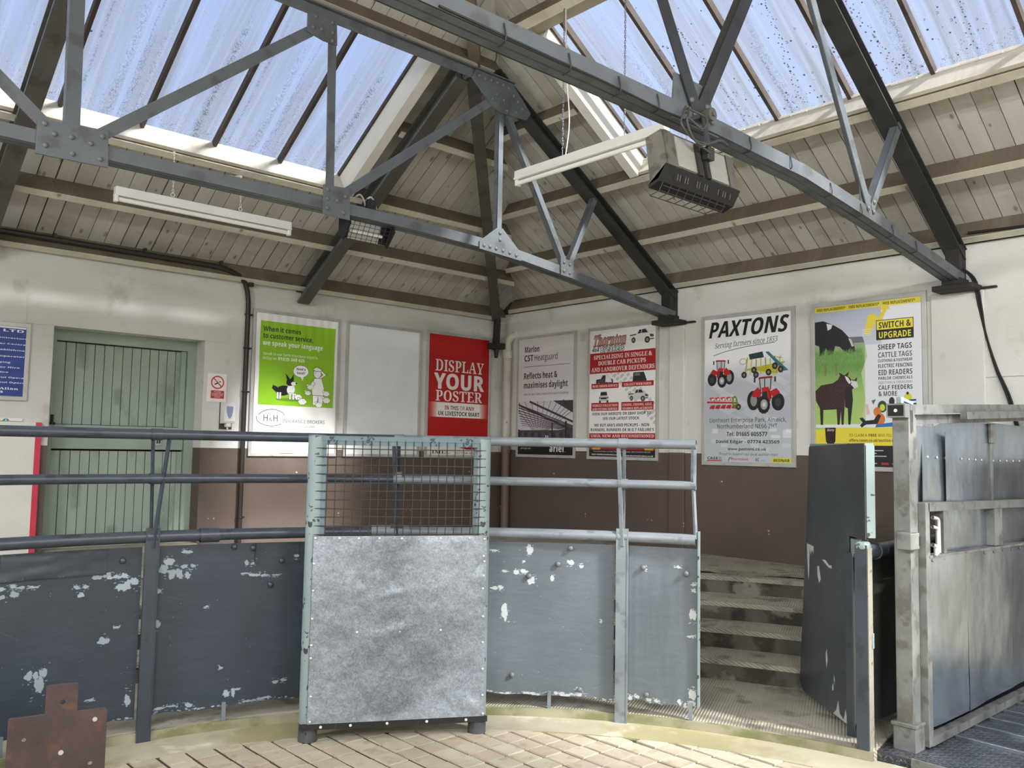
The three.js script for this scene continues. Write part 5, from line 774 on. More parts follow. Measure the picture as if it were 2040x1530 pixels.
{ // conduit along the wall head, down beside the green poster
  const t = thing('conduit', 'black pipe running along the wall head and down left of the green poster', 'pipe', [3.915, 0.61, ZL + 0.03]);
  part(t, 'pipe', polyTube([[-3, 3.43, -8.30], [1.64, 3.425, -8.30], [3.60, 3.415, -8.30], [3.86, 3.34, -8.345], [3.915, 3.15, -8.366], [3.915, 0.62, -8.366]], 0.026, 0.1, 10), M.blackPipe);
  for (const y of [2.98, 2.63, 2.18, 1.75, 1.3, 0.9]) part(t, 'pipe_clip', [new THREE.TorusGeometry(0.029, 0.006, 6, 14).rotateX(Math.PI / 2).translate(3.915, y, -8.366), box(3.94, 3.965, y - 0.008, y + 0.008, -8.395, -8.36)], M.blackPipe);
  for (const x of [2.05, 2.83, 3.58]) part(t, 'pipe_clip', [box(x - 0.012, x + 0.012, 3.425, 3.475, -8.325, -8.28)], M.blackPipe);
  part(t, 'elbow_box', [rbox(3.895, 3.955, 3.27, 3.33, -8.385, -8.335, 0.008)], M.blackPipe);
}
{ // downpipe in the corner
  const t = thing('downpipe', 'cream painted downpipe in the wall corner beside the barn roof poster', 'pipe', [7.42, 0.6, -8.24]);
  const x = 7.425, z = -8.245; part(t, 'pipe', polyTube([[7.62, 3.14, -8.16], [7.50, 3.12, -8.19], [x, 3.05, z], [x, 1.66, z]], 0.05, 0.08, 14), M.cream);
  part(t, 'socket', [new THREE.CylinderGeometry(0.062, 0.062, 0.10, 18).translate(x, 2.86, z), new THREE.TorusGeometry(0.058, 0.009, 6, 18).rotateX(Math.PI / 2).translate(x, 2.91, z), new THREE.TorusGeometry(0.058, 0.007, 6, 18).rotateX(Math.PI / 2).translate(x, 2.79, z)], M.cream);
  part(t, 'lower_pipe', [rod(V(x, 0.606, z), V(x, 1.66, z), 0.052, 16), new THREE.CylinderGeometry(0.062, 0.062, 0.08, 18).translate(x, 1.64, z)], mat({ color: 0x6b5a50, roughness: 0.6 }));
}
{ // white board with a red edge, left of the door
  const t = thing('white_board', 'large white board with a bright red right edge left of the door', 'board', [1.4, 0.605, ZL]);
  part(t, 'panel', [rbox(0.30, 2.005, 0.606, 1.80, ZL + 0.003, ZL + 0.03, 0.003)], M.white);
  part(t, 'red_edge', [rbox(2.005, 2.052, 0.606, 1.80, ZL + 0.003, ZL + 0.034, 0.003)], mat({ map: peelTex([214, 62, 84], [202, 54, 76], [206, 160, 156], 0.8, 0.5), roughness: 0.5 }));
  const s = thing('sign', 'narrow white sign with a blue arrow above the white board', 'sign', [1.6, 1.805, ZL]);
  part(s, 'plate', [rbox(1.25, 1.905, 1.806, 1.832, ZL + 0.003, ZL + 0.010, 0.002)], M.whiteMetal);
  printPart(s, 'print', canvasTex(512, 24, (c) => { c.fillStyle = '#e9e6de'; c.fillRect(0, 0, 512, 24); c.fillStyle = '#3b7fa0'; c.beginPath(); c.arc(412, 24, 20, 0, 7); c.fill(); c.fillStyle = '#e9e6de'; poly(c, [[412, 6], [418, 24], [406, 24]], '#e9e6de'); }), -0.34, 0.30, 0.002, 0.026, 0.0112);
}
{ // cables on the right wall
  const t = thing('cable', 'black cable hanging down the right wall from the truss bracket', 'cable', [7.46, 2.1, -2.4]);
  for (const o of [0, 0.018]) part(t, 'cable_run', tube([[7.40, 3.50, -2.79 + o], [7.38, 3.34, -2.75 + o], [7.42, 3.22, -2.70], [7.455, 3.10, -2.615 + o], [7.475, 2.87, -2.575 + o], [7.48, 2.66, -2.535], [7.48, 2.35, -2.46 + o * 0.5], [7.48, 2.10, -2.375 + o], [7.48, 1.5, -2.25]], 0.009, 60, 6), M.black);
  const u = thing('cable', 'thin black cable along the right wall head at the frame edge', 'cable', [7.40, 3.46, -2]); part(u, 'cable_run', tube([[7.40, 3.47, -2.62], [7.41, 3.455, -2.2], [7.41, 3.45, -1.6], [7.41, 3.44, -0.5]], 0.012, 30, 6), M.black);
}

// ---------------------------------------------------------------- ring fence
const CHIPS = {
  a: [[93.17, 0.891, 0.077, 0.02], [93.02, 0.85, 0.072, 0.041], [91.62, 0.882, 0.078, 0.021], [87.27, 0.863, 0.059, 0.022], [87.24, 0.826, 0.038, 0.043], [85.57, 0.914, 0.071, 0.027], [84.29, 0.908, 0.094, 0.028], [83.4, 0.862, 0.094, 0.061], [84.19, 0.628, 0.027, 0.016], [85.2, 0.571, 0.038, 0.06], [90.55, 0.428, 0.088, 0.068], [90.29, 0.362, 0.042, 0.094], [86.06, 0.26, 0.032, 0.016], [82.9, 0.253, 0.028, 0.083]],
  b: [[78.28, 1.026, 0.035, 0.023], [79.82, 0.974, 0.051, 0.04], [79.6, 0.917, 0.114, 0.051], [78.78, 0.897, 0.115, 0.04], [78.03, 0.934, 0.063, 0.023], [72.38, 0.942, 0.053, 0.03], [72.82, 0.879, 0.041, 0.012], [71.52, 0.869, 0.089, 0.024], [70.31, 0.861, 0.078, 0.012], [76.21, 0.703, 0.02, 0.014], [74.71, 0.345, 0.017, 0.029], [73.78, 0.202, 0.053, 0.041], [73.22, 0.207, 0.041, 0.015], [69.09, 0.234, 0.06, 0.024], [80.6, 0.624, 0.023, 0.056], [80.6, 0.805, 0.023, 0.028], [67.83, 0.969, 0.03, 0.024], [77.51, 0.158, 0.051, 0.023], [79.56, 0.155, 0.085, 0.014], [71.19, 0.14, 0.148, 0.015]],
  c: [[47.64, 1.001, 0.044, 0.013], [43.96, 1.006, 0.038, 0.05], [44.58, 0.939, 0.016, 0.013], [46.55, 0.878, 0.032, 0.013], [44.92, 0.874, 0.063, 0.025], [43.71, 0.832, 0.038, 0.044], [41.56, 0.839, 0.016, 0.031], [47.25, 0.768, 0.057, 0.028], [46.42, 0.618, 0.05, 0.082], [39.7, 0.939, 0.028, 0.031], [38.6, 0.923, 0.025, 0.019], [45.68, 0.241, 0.022, 0.022], [38.66, 0.165, 0.031, 0.025], [39.84, 0.135, 0.186, 0.022], [43.46, 0.13, 0.093, 0.016], [46.58, 0.128, 0.094, 0.012], [36.47, 0.598, 0.009, 0.019]],
  d: [[28.71, 0.946, 0.03, 0.009], [27.24, 0.649, 0.03, 0.042], [27.39, 0.536, 0.036, 0.009], [27.15, 0.848, 0.024, 0.009], [27.15, 0.81, 0.018, 0.009], [27.28, 0.198, 0.03, 0.042], [27.91, 0.138, 0.09, 0.024], [31.16, 0.141, 0.061, 0.012], [33.08, 0.139, 0.055, 0.018], [32.05, 0.926, 0.015, 0.015]],
};
function sheetTex(a0, a1, y0, y1, chips, cols, seed) {      // painted sheet, flaked to the older coat where the photograph shows it
  const len = (a0 - a1) * Math.PI / 180 * RR_, w = 1024, h = Math.round(1024 * (y1 - y0) / len);
  return canvasTex(w, Math.min(h, 1400), (g, W, H) => {
    const im = g.createImageData(W, H);
    for (let y = 0; y < H; y++) for (let x = 0; x < W; x++) { const u = x / W * len, v = y / H * (y1 - y0); let c = mix3(cols[0], cols[1], fb(3, u * 0.6 + seed * 0.1, v * 0.6)); const q = (fb(2, u * 0.4, v * 2.4) - 0.5) * 9; const i = (y * W + x) * 4; im.data[i] = c[0] + q; im.data[i + 1] = c[1] + q; im.data[i + 2] = c[2] + q; im.data[i + 3] = 255; }
    g.putImageData(im, 0, 0); reseed(seed);
    const S = W / len;
    for (let k = 0; k < 26; k++) { g.strokeStyle = `rgba(${cols[2].map((v) => v | 0).join(',')},${rr(0.06, 0.3)})`; g.lineWidth = rr(0.6, 1.8); const x = rnd() * W, y = rnd() * H, l = rr(10, 90), a = rr(-0.9, 0.9); g.beginPath(); g.moveTo(x, y); g.lineTo(x + l * Math.cos(a), y + l * Math.sin(a)); g.stroke(); }
    const blob = (cx, cy, bw, bh) => {                      // ragged flake built from many small slips
      const tone = rr(-10, 6); g.fillStyle = `rgb(${cols[2].map((v) => v + tone | 0).join(',')})`; const lobes = Math.max(1, Math.round(bw / 0.035));
      for (let l = 0; l < lobes; l++) { const lx = cx + (lobes > 1 ? (l / (lobes - 1) - 0.5) : 0) * bw * 0.75 * S, ly = cy + rr(-0.3, 0.3) * bh * S, lw = bw / lobes * rr(0.45, 0.8), lh = bh * rr(0.3, 0.62), o1 = rnd() * 9, n = 26; g.beginPath(); for (let k = 0; k <= n; k++) { const t = k / n * 6.2832, r = 0.45 + 0.9 * fb(1, Math.cos(t) * 0.16 + o1, Math.sin(t) * 0.16 + o1) + 0.25 * (rnd() - 0.5); const px = lx + Math.cos(t) * r * lw * S, py = ly + Math.sin(t) * r * lh * S; k ? g.lineTo(px, py) : g.moveTo(px, py); } g.fill(); }
      for (let k = 0; k < 6 + bw * 120; k++) { g.beginPath(); g.ellipse(cx + rr(-0.75, 0.75) * bw * S, cy + rr(-0.75, 0.75) * bh * S, rr(0.002, 0.008) * S, rr(0.0008, 0.0025) * S, rr(-0.3, 0.2), 0, 7); g.fill(); }
    };
    for (const [a, y, bw, bh] of chips) blob((a0 - a) / (a0 - a1) * W, (y1 - y) / (y1 - y0) * H, bw, bh);
    for (let k = 0; k < len * 60; k++) { const x = rnd() * W; if (fb(1, x / W, 0.3) > 0.45) { const tone = rr(-30, 10); g.fillStyle = `rgb(${cols[2].map((v) => v + tone | 0).join(',')})`; g.beginPath(); g.ellipse(x, H - rr(0, 0.012) * S, rr(2, 9), rr(1, 4), 0, 0, 7); g.fill(); } }
    for (let k = 0; k < 60; k++) { g.fillStyle = `rgba(${cols[2].map((v) => v | 0).join(',')},0.8)`; g.beginPath(); g.arc(rnd() * W, rnd() * H, rr(0.5, 2), 0, 7); g.fill(); }
  });
}
function curvedSheet(a0, a1, y0, y1, r, ragged, seed) {     // runs from angle a0 down to a1; uv 0..1
  reseed(seed); const n = 48, m = 10, t = 0.004, pos = [], uv = [], idx = []; const edge = []; for (let i = 0; i <= n; i++) edge.push(ragged ? (fb(1, i / n * 0.8 + seed * 0.13, 0.4) - 0.5) * 0.03 + (fb(2, i / n, 0.2) - 0.5) * 0.008 : 0);
  for (const k of [0, 1]) for (let j = 0; j <= m; j++) for (let i = 0; i <= n; i++) { const f = i / n, g = j / m, dent = (fb(0, f * 0.5 + seed * 0.21, g * 0.5) - 0.5) * 0.014, p = onRing(lerp(a0, a1, f), r + k * t + dent, lerp(y0 + edge[i], y1, g)); pos.push(p.x, p.y, p.z); uv.push(f, g); }
  const N = (n + 1) * (m + 1), q = (k, i, j) => k * N + j * (n + 1) + i;
  for (let j = 0; j < m; j++) for (let i = 0; i < n; i++) { idx.push(q(0, i, j), q(0, i + 1, j), q(0, i + 1, j + 1), q(0, i, j), q(0, i + 1, j + 1), q(0, i, j + 1)); idx.push(q(1, i, j), q(1, i + 1, j + 1), q(1, i + 1, j), q(1, i, j), q(1, i, j + 1), q(1, i + 1, j + 1)); }
  for (let i = 0; i < n; i++) for (const j of [0, m]) idx.push(q(0, i, j), q(1, i, j), q(0, i + 1, j), q(1, i, j), q(1, i + 1, j), q(0, i + 1, j)); for (let j = 0; j < m; j++) for (const i of [0, n]) idx.push(q(0, i, j), q(0, i, j + 1), q(1, i, j), q(1, i, j), q(0, i, j + 1), q(1, i, j + 1));
  const g = new THREE.BufferGeometry(); g.setAttribute('position', new THREE.BufferAttribute(new Float32Array(pos), 3)); g.setAttribute('uv', new THREE.BufferAttribute(new Float32Array(uv), 2)); g.setIndex(idx); g.computeVertexNormals(); return g;
}
class RingCurve extends THREE.Curve { constructor(a0, a1, r, y) { super(); Object.assign(this, { a0, a1, r, y }); } getPoint(t, o = V()) { const y = typeof this.y === 'function' ? this.y(t) : this.y; return o.copy(onRing(lerp(this.a0, this.a1, t), this.r, y)); } }
const ringTube = (a0, a1, y, rad, r = RR_) => new THREE.TubeGeometry(new RingCurve(a0, a1, r, y), Math.max(6, Math.round(Math.abs(a0 - a1) * 1.2)), rad, 12, false);
function radialBox(deg, r0, r1, y0, y1, tw) { const g = new THREE.BoxGeometry(r1 - r0, y1 - y0, tw); g.translate((r0 + r1) / 2, (y0 + y1) / 2, 0); g.rotateY(deg * Math.PI / 180); g.translate(RC.x, 0, RC.z); return g; }
const postAngles = [128.8, 105.2, 81.5, 57.9, 34.3];
const SHADED_PAINT = [[52, 61, 71], [44, 52, 61], [146, 158, 166]], SUNLIT_PAINT = [[98, 105, 112], [86, 93, 100], [178, 184, 184]];  // same fence paint twice: darker for the shaded stretch, lighter for the sunlit
{
  const t = thing('ring_fence', 'curved slate grey ring fence of painted sheets under three tube rails', 'fence', [onRing(70, RR_, 0).x, 0, onRing(70, RR_, 0).z]);
  const sheet = (a0, a1, chips, cols, seed) => part(t, 'sheet', curvedSheet(a0, a1, 0.125, 1.06, RR_ + 0.012, true, seed), mat({ map: sheetTex(a0, a1, 0.125, 1.06, chips, cols, seed), roughness: 0.42, bumpMap: bumpFine, bumpScale: 0.0008 }), true);
  sheet(128.3, 105.7, [], SHADED_PAINT, 91); sheet(104.8, 82.25, CHIPS.a, SHADED_PAINT, 92); sheet(80.95, 58.4, CHIPS.b, SHADED_PAINT, 93); sheet(57.4, 35.15, CHIPS.c, SUNLIT_PAINT, 94); sheet(33.75, 26.75, CHIPS.d, SUNLIT_PAINT, 95);
  part(t, 'patch_sheet', curvedSheet(93.8, 85.25, 0.92, 1.058, RR_ + 0.006, false, 96), mat({ map: sheetTex(93.8, 85.3, 0.92, 1.058, [], [[50, 58, 67], [44, 52, 60], [110, 120, 126]], 96), roughness: 0.45 }), true);
  const railM = (a) => (a > 58 ? M.railShaded : M.rail);
  for (const [y, rad] of [[1.69, 0.029], [1.44, 0.027], [1.115, 0.033]]) {
    let e = [135, ...postAngles, 26.9]; for (let i = 0; i < e.length - 1; i++) part(t, 'rail', ringTube(e[i] + 0.02, e[i + 1] - 0.02, y, rad), railM((e[i] + e[i + 1]) / 2));
    for (const a of postAngles) part(t, 'rail_joint', ringTube(a + 0.5, a - 0.5, y, rad + 0.004), railM(a));
  }
  part(t, 'rail_sleeve', ringTube(77.2, 75.4, 1.113, 0.041), M.railShaded); part(t, 'rail_sleeve', ringTube(60.5, 56.6, 1.118, 0.04), M.rail); part(t, 'rail_sleeve', ringTube(58.2, 57.5, 1.46, 0.03), M.rail);
  for (const a of postAngles) {
    const m = railM(a + 0.5); part(t, 'post', [radialBox(a, RR_ - 0.032, RR_ - 0.002, 0, 1.165, 0.074), radialBox(a - 0.55, RR_ - 0.035, RR_ + 0.03, 0.02, 1.12, 0.006)], m);
    const w = a > 58; const p = (da, y, r = RR_) => onRing(a + da, r, y);
    part(t, 'upright', [bar(p(0.0, 1.06, RR_ - 0.036), p(w ? -1.15 : 0.5, 1.675), 0.024, 0.011, V(0.3, 0, 1))], m); part(t, 'upright', [bar(p(0.0, 1.06, RR_ + 0.02), p(w ? 0.25 : -0.05, 1.675, RR_ + (w ? 0.02 : 0.02)), 0.02, 0.010, V(0.3, 0, 1))], m);
  }
  // the fence ends at the stair: end bar, upright and foot
  part(t, 'end_flange', [radialBox(26.62, RR_ - 0.006, RR_ + 0.034, 0.125, 1.165, 0.010)], M.shieldPaint);  // paler colour stands for the light on this end face
  part(t, 'end_upright', [bar(onRing(26.9, RR_, 1.12), onRing(27.15, RR_, 1.44), 0.022, 0.014, V(1, 0, 0)), bar(onRing(27.15, RR_, 1.44), onRing(27.1, RR_, 1.69), 0.03, 0.02, V(1, 0, 0))], M.rail);
  for (const a of [104, 93, 74.3, 51, 41.7, 27.4]) part(t, 'foot', [radialBox(a, RR_ - 0.004, RR_ + 0.02, 0.03, 0.15, 0.022)], M.rail);
  for (const [a, y] of [[73.9, 1.04], [72.1, 1.03], [69.3, 0.95], [70.3, 0.81], [39.7, 1.03], [32.2, 0.93], [27.9, 0.91], [45.6, 0.24], [31.8, 0.17], [38.6, 0.17], [44, 0.85], [41, 0.93], [83.9, 0.99]]) { const p = onRing(a, RR_ + 0.004, y); partAt(t, 'bolt', rivetGeo, a > 58 ? M.railShaded : M.rivet, p.toArray(), new THREE.Quaternion().setFromUnitVectors(V(0, 0, 1), V(-Math.cos(a * Math.PI / 180), 0, Math.sin(a * Math.PI / 180)))); }
  for (const a of [77.0, 78.2]) part(t, 'seam_crack', [radialBox(a === 77.0 ? 71.9 : 67.6, RR_ - 0.001, RR_ + 0.003, 0.93, 1.06, 0.003)], M.deck);
}

// ---------------------------------------------------------------- refuge shield standing in the ring
{
  const A = V(2.512, 0, -4.402), Ux = V(0.86658, 0, 0.49903), Nn = V(-0.49903, 0, 0.86658), L = 0.9605;
  const t = thing('shield', 'pale refuge shield of galvanised sheet with wire mesh top standing in front of the fence', 'shield', A.clone().addScaledVector(Ux, L / 2).toArray());
  const P = (u, y, n = 0) => A.clone().addScaledVector(Ux, u).addScaledVector(Nn, n).setY(y);
  const fr = { o: A, S: Ux, U: V(0, 1, 0), N: Nn }, R = rect;
  for (const [u, k] of [[0, 0], [L, 1]]) {
    part(t, 'post', [rod(P(u, 0.10), P(u, 1.70), 0.051, 24)], M.shieldPaint); part(t, 'post_cap', [new THREE.CylinderGeometry(0.051, 0.051, 0.008, 24).translate(...P(u, 1.702).toArray())], M.shieldBlue);
    part(t, 'leg', [rod(P(u, 0), P(u, 0.10), 0.0525, 24)], M.legSteel);
    part(t, 'mesh_angle', [prism(k ? R(0.922, 0.972, 1.14, 1.665) : R(0.004, 0.054, 1.14, 1.67), fr, 0.036, 0.042)], M.shieldBlue);
  }
  part(t, 'top_bar', [prism(R(-0.02, L + 0.02, 1.672, 1.70), fr, -0.02, 0.046), prism(R(0.0, L, 1.648, 1.674), fr, 0.036, 0.043)], M.shieldBlue);
  // galvanised sheet, knocked about: dents and creases
  { const w = 0.992, h = 1.03, nx = 60, ny = 60, g = new THREE.PlaneGeometry(w, h, nx, ny), p = g.attributes.position;
    for (let i = 0; i < p.count; i++) { const x = p.getX(i) / w + 0.5, y = p.getY(i) / h + 0.5; let d = (fb(0, x * 0.45, y * 0.45) - 0.5) * 0.016 + (fb(1, x * 0.3, y * 0.3) - 0.5) * 0.007; const cr = (ax, ay, bx, by, wd, am) => { const vx = bx - ax, vy = by - ay, q = clamp(((x - ax) * vx + (y - ay) * vy) / (vx * vx + vy * vy)), dd = Math.hypot(x - ax - q * vx, y - ay - q * vy); d += am * Math.exp(-dd * dd / (wd * wd)) * Math.sin(Math.PI * clamp(q, 0.04, 0.96)); }; cr(0.22, 0.84, 0.34, 0.66, 0.025, -0.012); cr(0.34, 0.66, 0.55, 0.70, 0.02, 0.009); cr(0.30, 0.44, 0.62, 0.52, 0.03, 0.010); cr(0.98, 0.86, 0.93, 0.80, 0.02, -0.012); cr(0.93, 0.78, 0.99, 0.74, 0.02, 0.009); cr(0.86, 0.10, 0.99, 0.02, 0.03, 0.012); cr(0.80, 0.60, 0.97, 0.50, 0.05, 0.008); cr(0.12, 0.55, 0.24, 0.48, 0.03, 0.008); const e = smooth(0, 0.04, x) * smooth(0, 0.04, 1 - x) * smooth(0, 0.03, y) * smooth(0, 0.03, 1 - y); p.setZ(i, d * e); }
    g.computeVertexNormals(); const uv = g.attributes.uv; for (let i = 0; i < uv.count; i++) uv.setXY(i, uv.getX(i) * w, uv.getY(i) * h);
    g.applyMatrix4(frameMatrix(P(0.492, 0.62, 0.062), Ux, V(0, 1, 0), Nn)); part(t, 'sheet', g, M.galv, true); }
  part(t, 'sheet_edge', [prism(R(-0.006, 0.990, 0.104, 1.136), fr, 0.044, 0.052)], M.legSteel);
  part(t, 'bottom_angle', [prism(R(-0.046, L + 0.05, 0.072, 0.103), fr, 0.05, 0.060), prism(R(-0.03, L + 0.03, 0.096, 0.103), fr, 0.0, 0.055)], M.darkBar);
  // welded mesh, 50 mm squares
  const wires = []; reseed(3); for (let i = 0; i < 20; i++) { const u = 0.0075 + i * 0.0488 + 0.003; part(t, 'wire', tube([P(u, 1.676, 0.046), P(u + rr(-0.003, 0.003), 1.5, 0.046 + rr(-0.003, 0.002)), P(u + rr(-0.003, 0.003), 1.3, 0.046 + rr(-0.002, 0.003)), P(u - 0.002, 1.128, 0.046)].map((p) => p.toArray()), 0.0029, 8, 6), M.wire); }
  for (let j = 0; j < 11; j++) { const y = 1.630 - (j - 0) * 0.0487; if (y < 1.14) break; part(t, 'wire', tube([P(-0.005, y, 0.049), P(0.3, y + rr(-0.003, 0.003), 0.049 + rr(-0.003, 0.003)), P(0.65, y + rr(-0.003, 0.003), 0.049 + rr(-0.003, 0.003)), P(0.974, y, 0.049)].map((p) => p.toArray()), 0.0029, 10, 6), M.wire); }
  const q = new THREE.Quaternion().setFromUnitVectors(V(0, 0, 1), Nn);
  for (const [u, y] of [[0.007, 1.124], [0.14, 1.123], [0.249, 1.121], [0.364, 1.121], [0.491, 1.12], [0.716, 1.12], [0.885, 1.12], [0.973, 1.115], [0.253, 0.599], [0.492, 0.598], [0.727, 0.598], [0.004, 0.982], [0.004, 0.833], [0.004, 0.679], [0.97, 1.016], [0.975, 0.985], [0.972, 0.903], [0.969, 0.83], [0.973, 0.67], [0.004, 0.534], [0.004, 0.463], [0.011, 0.255], [0.011, 0.118], [0.973, 0.522], [0.976, 0.371], [0.978, 0.223], [0.982, 0.118]]) partAt(t, 'screw', boltGeo, M.bright, P(u, y, 0.0645).toArray(), q);
  for (const [u, y] of [[0.07, 0.086], [0.233, 0.088], [0.436, 0.089], [0.66, 0.089], [0.886, 0.087]]) partAt(t, 'screw', boltGeo, M.white, P(u, y, 0.060).toArray(), q);
}

// ---------------------------------------------------------------- gate leaf swung open beside the steps
{
  const A = V(5.379, 0, -2.977), Ux = V(-0.66292, 0, 0.74869), Nn = V(0.74869, 0, 0.66292);   // Nn points away from the steps
  const t = thing('gate_leaf', 'tall dark grey gate leaf standing open at the right of the concrete steps', 'gate', A.clone().addScaledVector(Ux, 0.4).setY(0.085).toArray());
  const fr = { o: A, S: Ux, U: V(0, 1, 0), N: Nn };
  const outline = [[-0.075, 0.13], [-0.012, 0.085], [0.745, 0.085], [0.757, 0.10], [0.757, 1.175], [0.99, 1.175], [0.99, 1.70], [0.975, 1.712], [0.14, 1.697], [0.128, 1.685], [0.055, 1.05]];
  const cl = [[158, 168, 168], [60, 64, 66], [48, 52, 54]];
  const tx = canvasTex(700, 1100, (g, W, H) => { const X = (u) => (u + 0.1) / 1.15 * W, Y = (y) => (1.75 - y) / 1.75 * H; const im = g.createImageData(W, H); for (let y = 0; y < H; y++) for (let x = 0; x < W; x++) { const c = mix3([78, 85, 89], [64, 70, 74], fb(3, x / W, y / H)), i = (y * W + x) * 4, q = (fb(2, x / W, y / H * 2) - 0.5) * 10; im.data[i] = c[0] + q; im.data[i + 1] = c[1] + q; im.data[i + 2] = c[2] + q; im.data[i + 3] = 255; } g.putImageData(im, 0, 0); g.fillStyle = '#c2c8c4';
    for (const p of [[[0.075, 1.06], [0.20, 1.05], [0.195, 1.0], [0.17, 1.03], [0.15, 0.99], [0.13, 1.04], [0.115, 0.86], [0.10, 0.82], [0.085, 0.95]], [[0.34, 0.985], [0.40, 0.99], [0.46, 0.965], [0.50, 0.97], [0.50, 0.95], [0.45, 0.95], [0.38, 0.972]], [[0.26, 0.93], [0.29, 0.94], [0.32, 0.86], [0.29, 0.83], [0.265, 0.87]], [[0.39, 0.42], [0.41, 0.45], [0.42, 0.38], [0.40, 0.33], [0.39, 0.38]], [[0.49, 0.25], [0.51, 0.27], [0.51, 0.23], [0.49, 0.22]], [[0.55, 0.125], [0.58, 0.19], [0.60, 0.12], [0.66, 0.10], [0.69, 0.17], [0.72, 0.09], [0.50, 0.09]], [[0.52, 0.33], [0.53, 0.30], [0.53, 0.26], [0.515, 0.29]]]) { g.beginPath(); p.forEach(([u, y], i) => (i ? g.lineTo(X(u), Y(y)) : g.moveTo(X(u), Y(y)))); g.closePath(); g.fill(); } reseed(5); for (let k = 0; k < 50; k++) { g.beginPath(); g.arc(rnd() * W, rnd() * H, rr(0.6, 2), 0, 7); g.fill(); } });
  const sh = shapeOf(outline), g = extrude(sh, 0.006, 0); const p = g.attributes.position, uv = g.attributes.uv; for (let i = 0; i < uv.count; i++) uv.setXY(i, (p.getX(i) + 0.1) / 1.15, p.getY(i) / 1.75); g.applyMatrix4(frameMatrix(A, Ux, V(0, 1, 0), Nn.clone().negate())); part(t, 'sheet', g, mat({ map: tx, roughness: 0.34, metalness: 0.15, bumpMap: bumpFine, bumpScale: 0.0008 }), true);
  const pr = (r, n0, n1, m, name) => part(t, name, prism(r, fr, n0, n1), m);
  pr(rect(0.978, 0.99, 1.185, 1.70), 0.004, 0.052, M.shieldPaint, 'front_flange'); pr(rect(0.745, 0.757, 0.09, 1.175), 0.004, 0.04, M.iron, 'lower_flange'); pr(rect(0.13, 0.985, 1.69, 1.712), 0.0, 0.048, M.shieldPaint, 'top_flange'); pr(rect(0.757, 0.985, 1.178, 1.19), 0.004, 0.05, M.iron, 'mid_flange'); pr([[-0.07, 0.13], [-0.06, 0.13], [0.14, 1.69], [0.13, 1.69]], 0.004, 0.04, M.iron, 'back_flange'); pr(rect(0.0, 0.75, 0.085, 0.097), 0.004, 0.04, M.iron, 'bottom_flange');  // front flange made paler for the sunlight it faces
  for (const y of [1.02, 0.14]) { const h = part(t, 'hinge', [prism(rect(0.76, 0.83, y, y + (y > 0.5 ? 0.14 : 0.05)), fr, 0.006, 0.04), prism(rect(0.76, 0.88, y - 0.02, y + 0.012), fr, 0.01, 0.04)], M.shieldPaint); part(h, 'hinge_bolt', [rod(A.clone().addScaledVector(Ux, 0.80).addScaledVector(Nn, -0.005).setY(y + 0.05), A.clone().addScaledVector(Ux, 0.80).addScaledVector(Nn, 0.05).setY(y + 0.05), 0.014, 8)], M.bright); }
  const q = new THREE.Quaternion().setFromUnitVectors(V(0, 0, 1), Nn.clone().negate()); for (const [u, y] of [[0.25, 1.55], [0.55, 1.55], [0.25, 1.42], [0.55, 1.42], [0.25, 1.22], [0.7, 1.62], [0.82, 1.25]]) partAt(t, 'screw', boltGeo, M.rivet, A.clone().addScaledVector(Ux, u).setY(y).toArray(), q);
}
{ // end post of the ring on the far side of the opening
  const a = 11.35, post = thing('fence_post', 'narrow dark grey channel post with rounded top right of the open gate leaf', 'post', onRing(a, 3.49, 0).toArray());
  const g = (r0, r1, y0, y1, tw, da = 0) => radialBox(a + da, r0, r1, y0, y1, tw);
  part(post, 'web', [g(3.43, 3.445, 0, 1.15, 0.064)], M.railShaded); part(post, 'flange', [g(3.44, 3.53, 0, 1.13, 0.008, 0.52 * -1 + 0)], mat({ map: peelTex([150, 146, 134], [132, 128, 118], [96, 76, 58], 0.72, 0.5), roughness: 0.6 })); part(post, 'flange', [g(3.44, 3.53, 0, 1.13, 0.008, 0.48)], M.railShaded);  // one flange tinted pale as the sunlit face, web dark as shaded
  const cap = new RoundedBoxGeometry(0.105, 0.05, 0.072, 3, 0.022); cap.translate(3.48, 1.14, 0); cap.rotateY(a * Math.PI / 180); cap.translate(RC.x, 0, RC.z); part(post, 'top_bend', [cap], M.shieldPaint);
  part(post, 'clip', [g(3.50, 3.536, 0.58, 0.66, 0.012, -0.56)], M.shieldPaint);
  const s = thing('race_fence', 'dark sheeted race side with a tube rail behind the galvanised gate post', 'fence', [6.0, 0.0, -2.34]);
  part(s, 'rail', [rod(V(4.78, 1.10, -2.27), V(XR, 1.10, -2.37), 0.042, 14), new THREE.TorusGeometry(0.044, 0.008, 6, 14).rotateY(Math.PI / 2).translate(4.90, 1.10, -2.273)], M.railShaded);
  part(s, 'sheet', [box(4.80, XR, 0.10, 1.06, -2.36, -2.352)], mat({ map: peelTex([84, 84, 80], [70, 70, 68], [120, 116, 106], 0.76, 0.8), roughness: 0.55 })); part(s, 'post', [box(7.36, 7.44, 0, 1.1, -2.42, -2.36), box(4.84, 4.90, 0, 1.08, -2.42, -2.36), box(6.1, 6.16, 0, 1.08, -2.42, -2.36)], M.railShaded);
}
